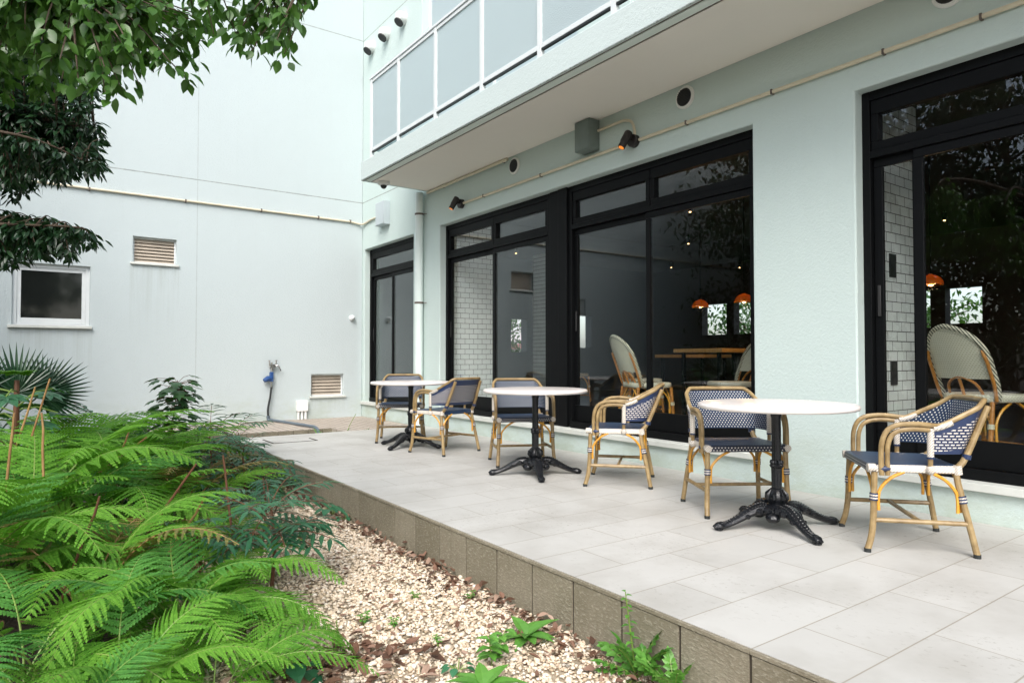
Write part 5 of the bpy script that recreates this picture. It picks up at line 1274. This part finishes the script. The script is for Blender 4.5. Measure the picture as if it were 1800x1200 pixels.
limbs = [[(-1.3, 3.0, 2.7), (-0.6, 3.0, 3.0), (0.1, 2.9, 3.0), (0.62, 2.85, 2.95), (1.0, 2.8, 2.72)], [(-1.3, 3.0, 2.6), (-0.7, 2.7, 2.75), (-0.1, 2.6, 2.75), (0.35, 2.55, 2.66)], [(-1.3, 3.0, 3.0), (-0.4, 3.5, 3.3), (0.4, 3.6, 3.25), (0.9, 3.5, 3.1)],
         [(-1.3, 3.0, 2.4), (-0.8, 3.1, 2.5), (-0.3, 3.1, 2.5), (0.12, 3.1, 2.42)]]
tw = fill([(-60, -60), (250, -60), (255, 60), (225, 120), (200, 165), (120, 160), (-60, 160)], 135, 2.4, 3.5, rnd) \
   + fill([(200, -60), (400, -60), (395, 30), (372, 90), (320, 125), (240, 125)], 58, 2.5, 3.4, rnd) \
   + fill([(390, -60), (520, -60), (512, 70), (480, 85), (440, 20)], 22, 2.6, 3.2, rnd) + fill([(400, 40), (500, 50), (470, 90), (420, 90)], 7, 2.7, 3.0, rnd) \
   + [at(325, 135, 2.7), at(300, 110, 2.6), at(440, 95, 2.8), at(500, 95, 2.8), at(505, 60, 2.9), at(485, 75, 2.7), at(460, 60, 2.8), at(415, 60, 2.7), at(185, 165, 2.5), at(215, 160, 2.6), at(245, 150, 2.6)]
branch_tree('broadleaf_tree', 'bright leaved tree whose drooping branches cross the upper left corner', [(-1.35, 3.0, GZ - 0.02), (-1.32, 3.0, 1.2), (-1.3, 3.0, 3.3)], [[V(p) for p in l] for l in limbs], tw, M['treeleaf'], 0.064, 0.034, 15, None, 5, drop=0.18, seg=4, group='trees beside the courtyard')
rnd = random.Random(22)
limbs = [[(-1.2, 5.4, 2.2), (-0.6, 5.2, 2.5), (0.0, 5.1, 2.5), (0.3, 5.0, 2.46)], [(-1.2, 5.4, 2.5), (-0.5, 5.4, 3.0), (0.1, 5.3, 3.1), (0.42, 5.2, 3.0)], [(-1.2, 5.4, 1.6), (-0.6, 5.2, 1.78), (0.0, 4.9, 1.80), (0.22, 4.7, 1.78)], [(-1.2, 5.4, 2.0), (-0.7, 5.0, 2.3), (-0.1, 4.8, 2.3), (0.25, 4.8, 2.2)]]
tw = fill([(-80, 60), (180, 100), (175, 170), (175, 230), (186, 292), (150, 312), (80, 318), (40, 345), (-80, 370)], 330, 4.0, 5.0, rnd) + fill([(-80, 160), (120, 180), (110, 300), (-80, 345)], 170, 4.0, 5.0, rnd) \
   + fill([(-80, 385), (60, 378), (150, 398), (178, 412), (160, 435), (110, 455), (-80, 465)], 170, 4.0, 4.7, rnd)
branch_tree('broadleaf_tree', 'dark small leaved tree hanging in front of the left wall', [(-1.25, 5.45, GZ - 0.02), (-1.22, 5.42, 1.2), (-1.2, 5.4, 2.9)], [[V(p) for p in l] for l in limbs], tw, M['darkleaf'], 0.072, 0.021, 20, None, 6, drop=0.12, seg=4, limb=0.016, group='trees beside the courtyard')

def bulk_tree(seed, H, Rr, n_, mat, L):
    rnd = random.Random(seed); t = thing('courtyard_tree', '', 'tree', (0, 0, GZ), 0, 'trees mirrored in the cafe glass')
    tr = MB(); tr.tube(spline([(0, 0, 0), (0.1, 0.05, H * 0.3), (0.0, 0.1, H * 0.6), (0.05, 0, H * 0.85)], 5), [0.16 - 0.12 * i / 15 for i in range(16)], 10)
    cl = []
    for k in range(44):
        a = rnd.uniform(0, 2 * pi); h = H * rnd.uniform(0.14, 0.98); r_ = Rr * rnd.uniform(0.15, 0.95) * (1 - 0.5 * (h / H - 0.4) ** 2); c = V((r_ * cos(a), r_ * sin(a), h)); cl.append(c)
        tr.tube([(0.03, 0.03, max(0.4, h - r_ * 0.6)), c * 0.5 + V((0, 0, h * 0.5 - r_ * 0.2)), c], [0.035, 0.02, 0.008], 5)
    tr.build('trunk', M['bark'], t); m = MB()
    for k in range(n_):
        c = rnd.choice(cl); g_ = V((rnd.gauss(0, 0.42), rnd.gauss(0, 0.42), rnd.gauss(0, 0.30))) * (Rr / 2.0)
        m.leaf(c + g_, rv(1) + V((0, 0, -0.4)), rv(1) + V((0, 0, 1)), L * rnd.uniform(0.7, 1.3), L * 0.45, 0, 0.2, 0.2, 2)
    m.build('crown', mat, t, smooth=False); return t
b0 = bulk_tree(3, 6.6, 2.5, 19000, M['darkleaf'], 0.17); b0.location = (-4.6, 8.4, GZ); b0['label'] = 'dark bulky tree mirrored left in the double window'
for k, (x, y, lab) in enumerate(((-8.0, 5.6, 'dark tree mirrored in the right window and the middle of the window wall'), (-8.8, 9.4, 'dark tree mirrored behind the nearer one in the double window'))): dup(b0, (x, y, GZ), k * 1.3 + 0.5, lab, 1.12)
b1 = bulk_tree(8, 3.2, 1.5, 4200, M['treeleaf'], 0.13); b1['group'] = 'trees behind the cafe'; b1.location = (14.6, 9.9, GZ); b1['label'] = 'green tree seen through the back windows of the cafe, middle'
for k, (x, y, lab) in enumerate(((14.2, 3.2, 'green tree seen through the back window on the right'), (14.6, 6.6, 'green tree behind the cafe wall lamps'), (8.6, 13.4, 'green tree seen through the small inner window'))): dup(b1, (x, y, GZ), k * 1.7, lab)
def house():
    t = thing('neighbour_house', 'white house with pink roof seen through the inner window', 'house', (11.5, 17, GZ))
    m = MB(); m.box((-2, 0, 0), (2, 3, 3.4)); m.build('wall', M['whitepaint'], t)
    m = MB(); m.box((-2.4, -0.4, 1.55), (2.4, -0.001, 1.70)); m.build('roof', simple('pink_roof', (0.45, 0.22, 0.18), 0.6), t)
    m = MB(); m.tube([(0.1, -0.06, 1.7), (0.1, -0.06, 3.3)], 0.05, 8); m.build('downpipe', M['slat'], t)
house()
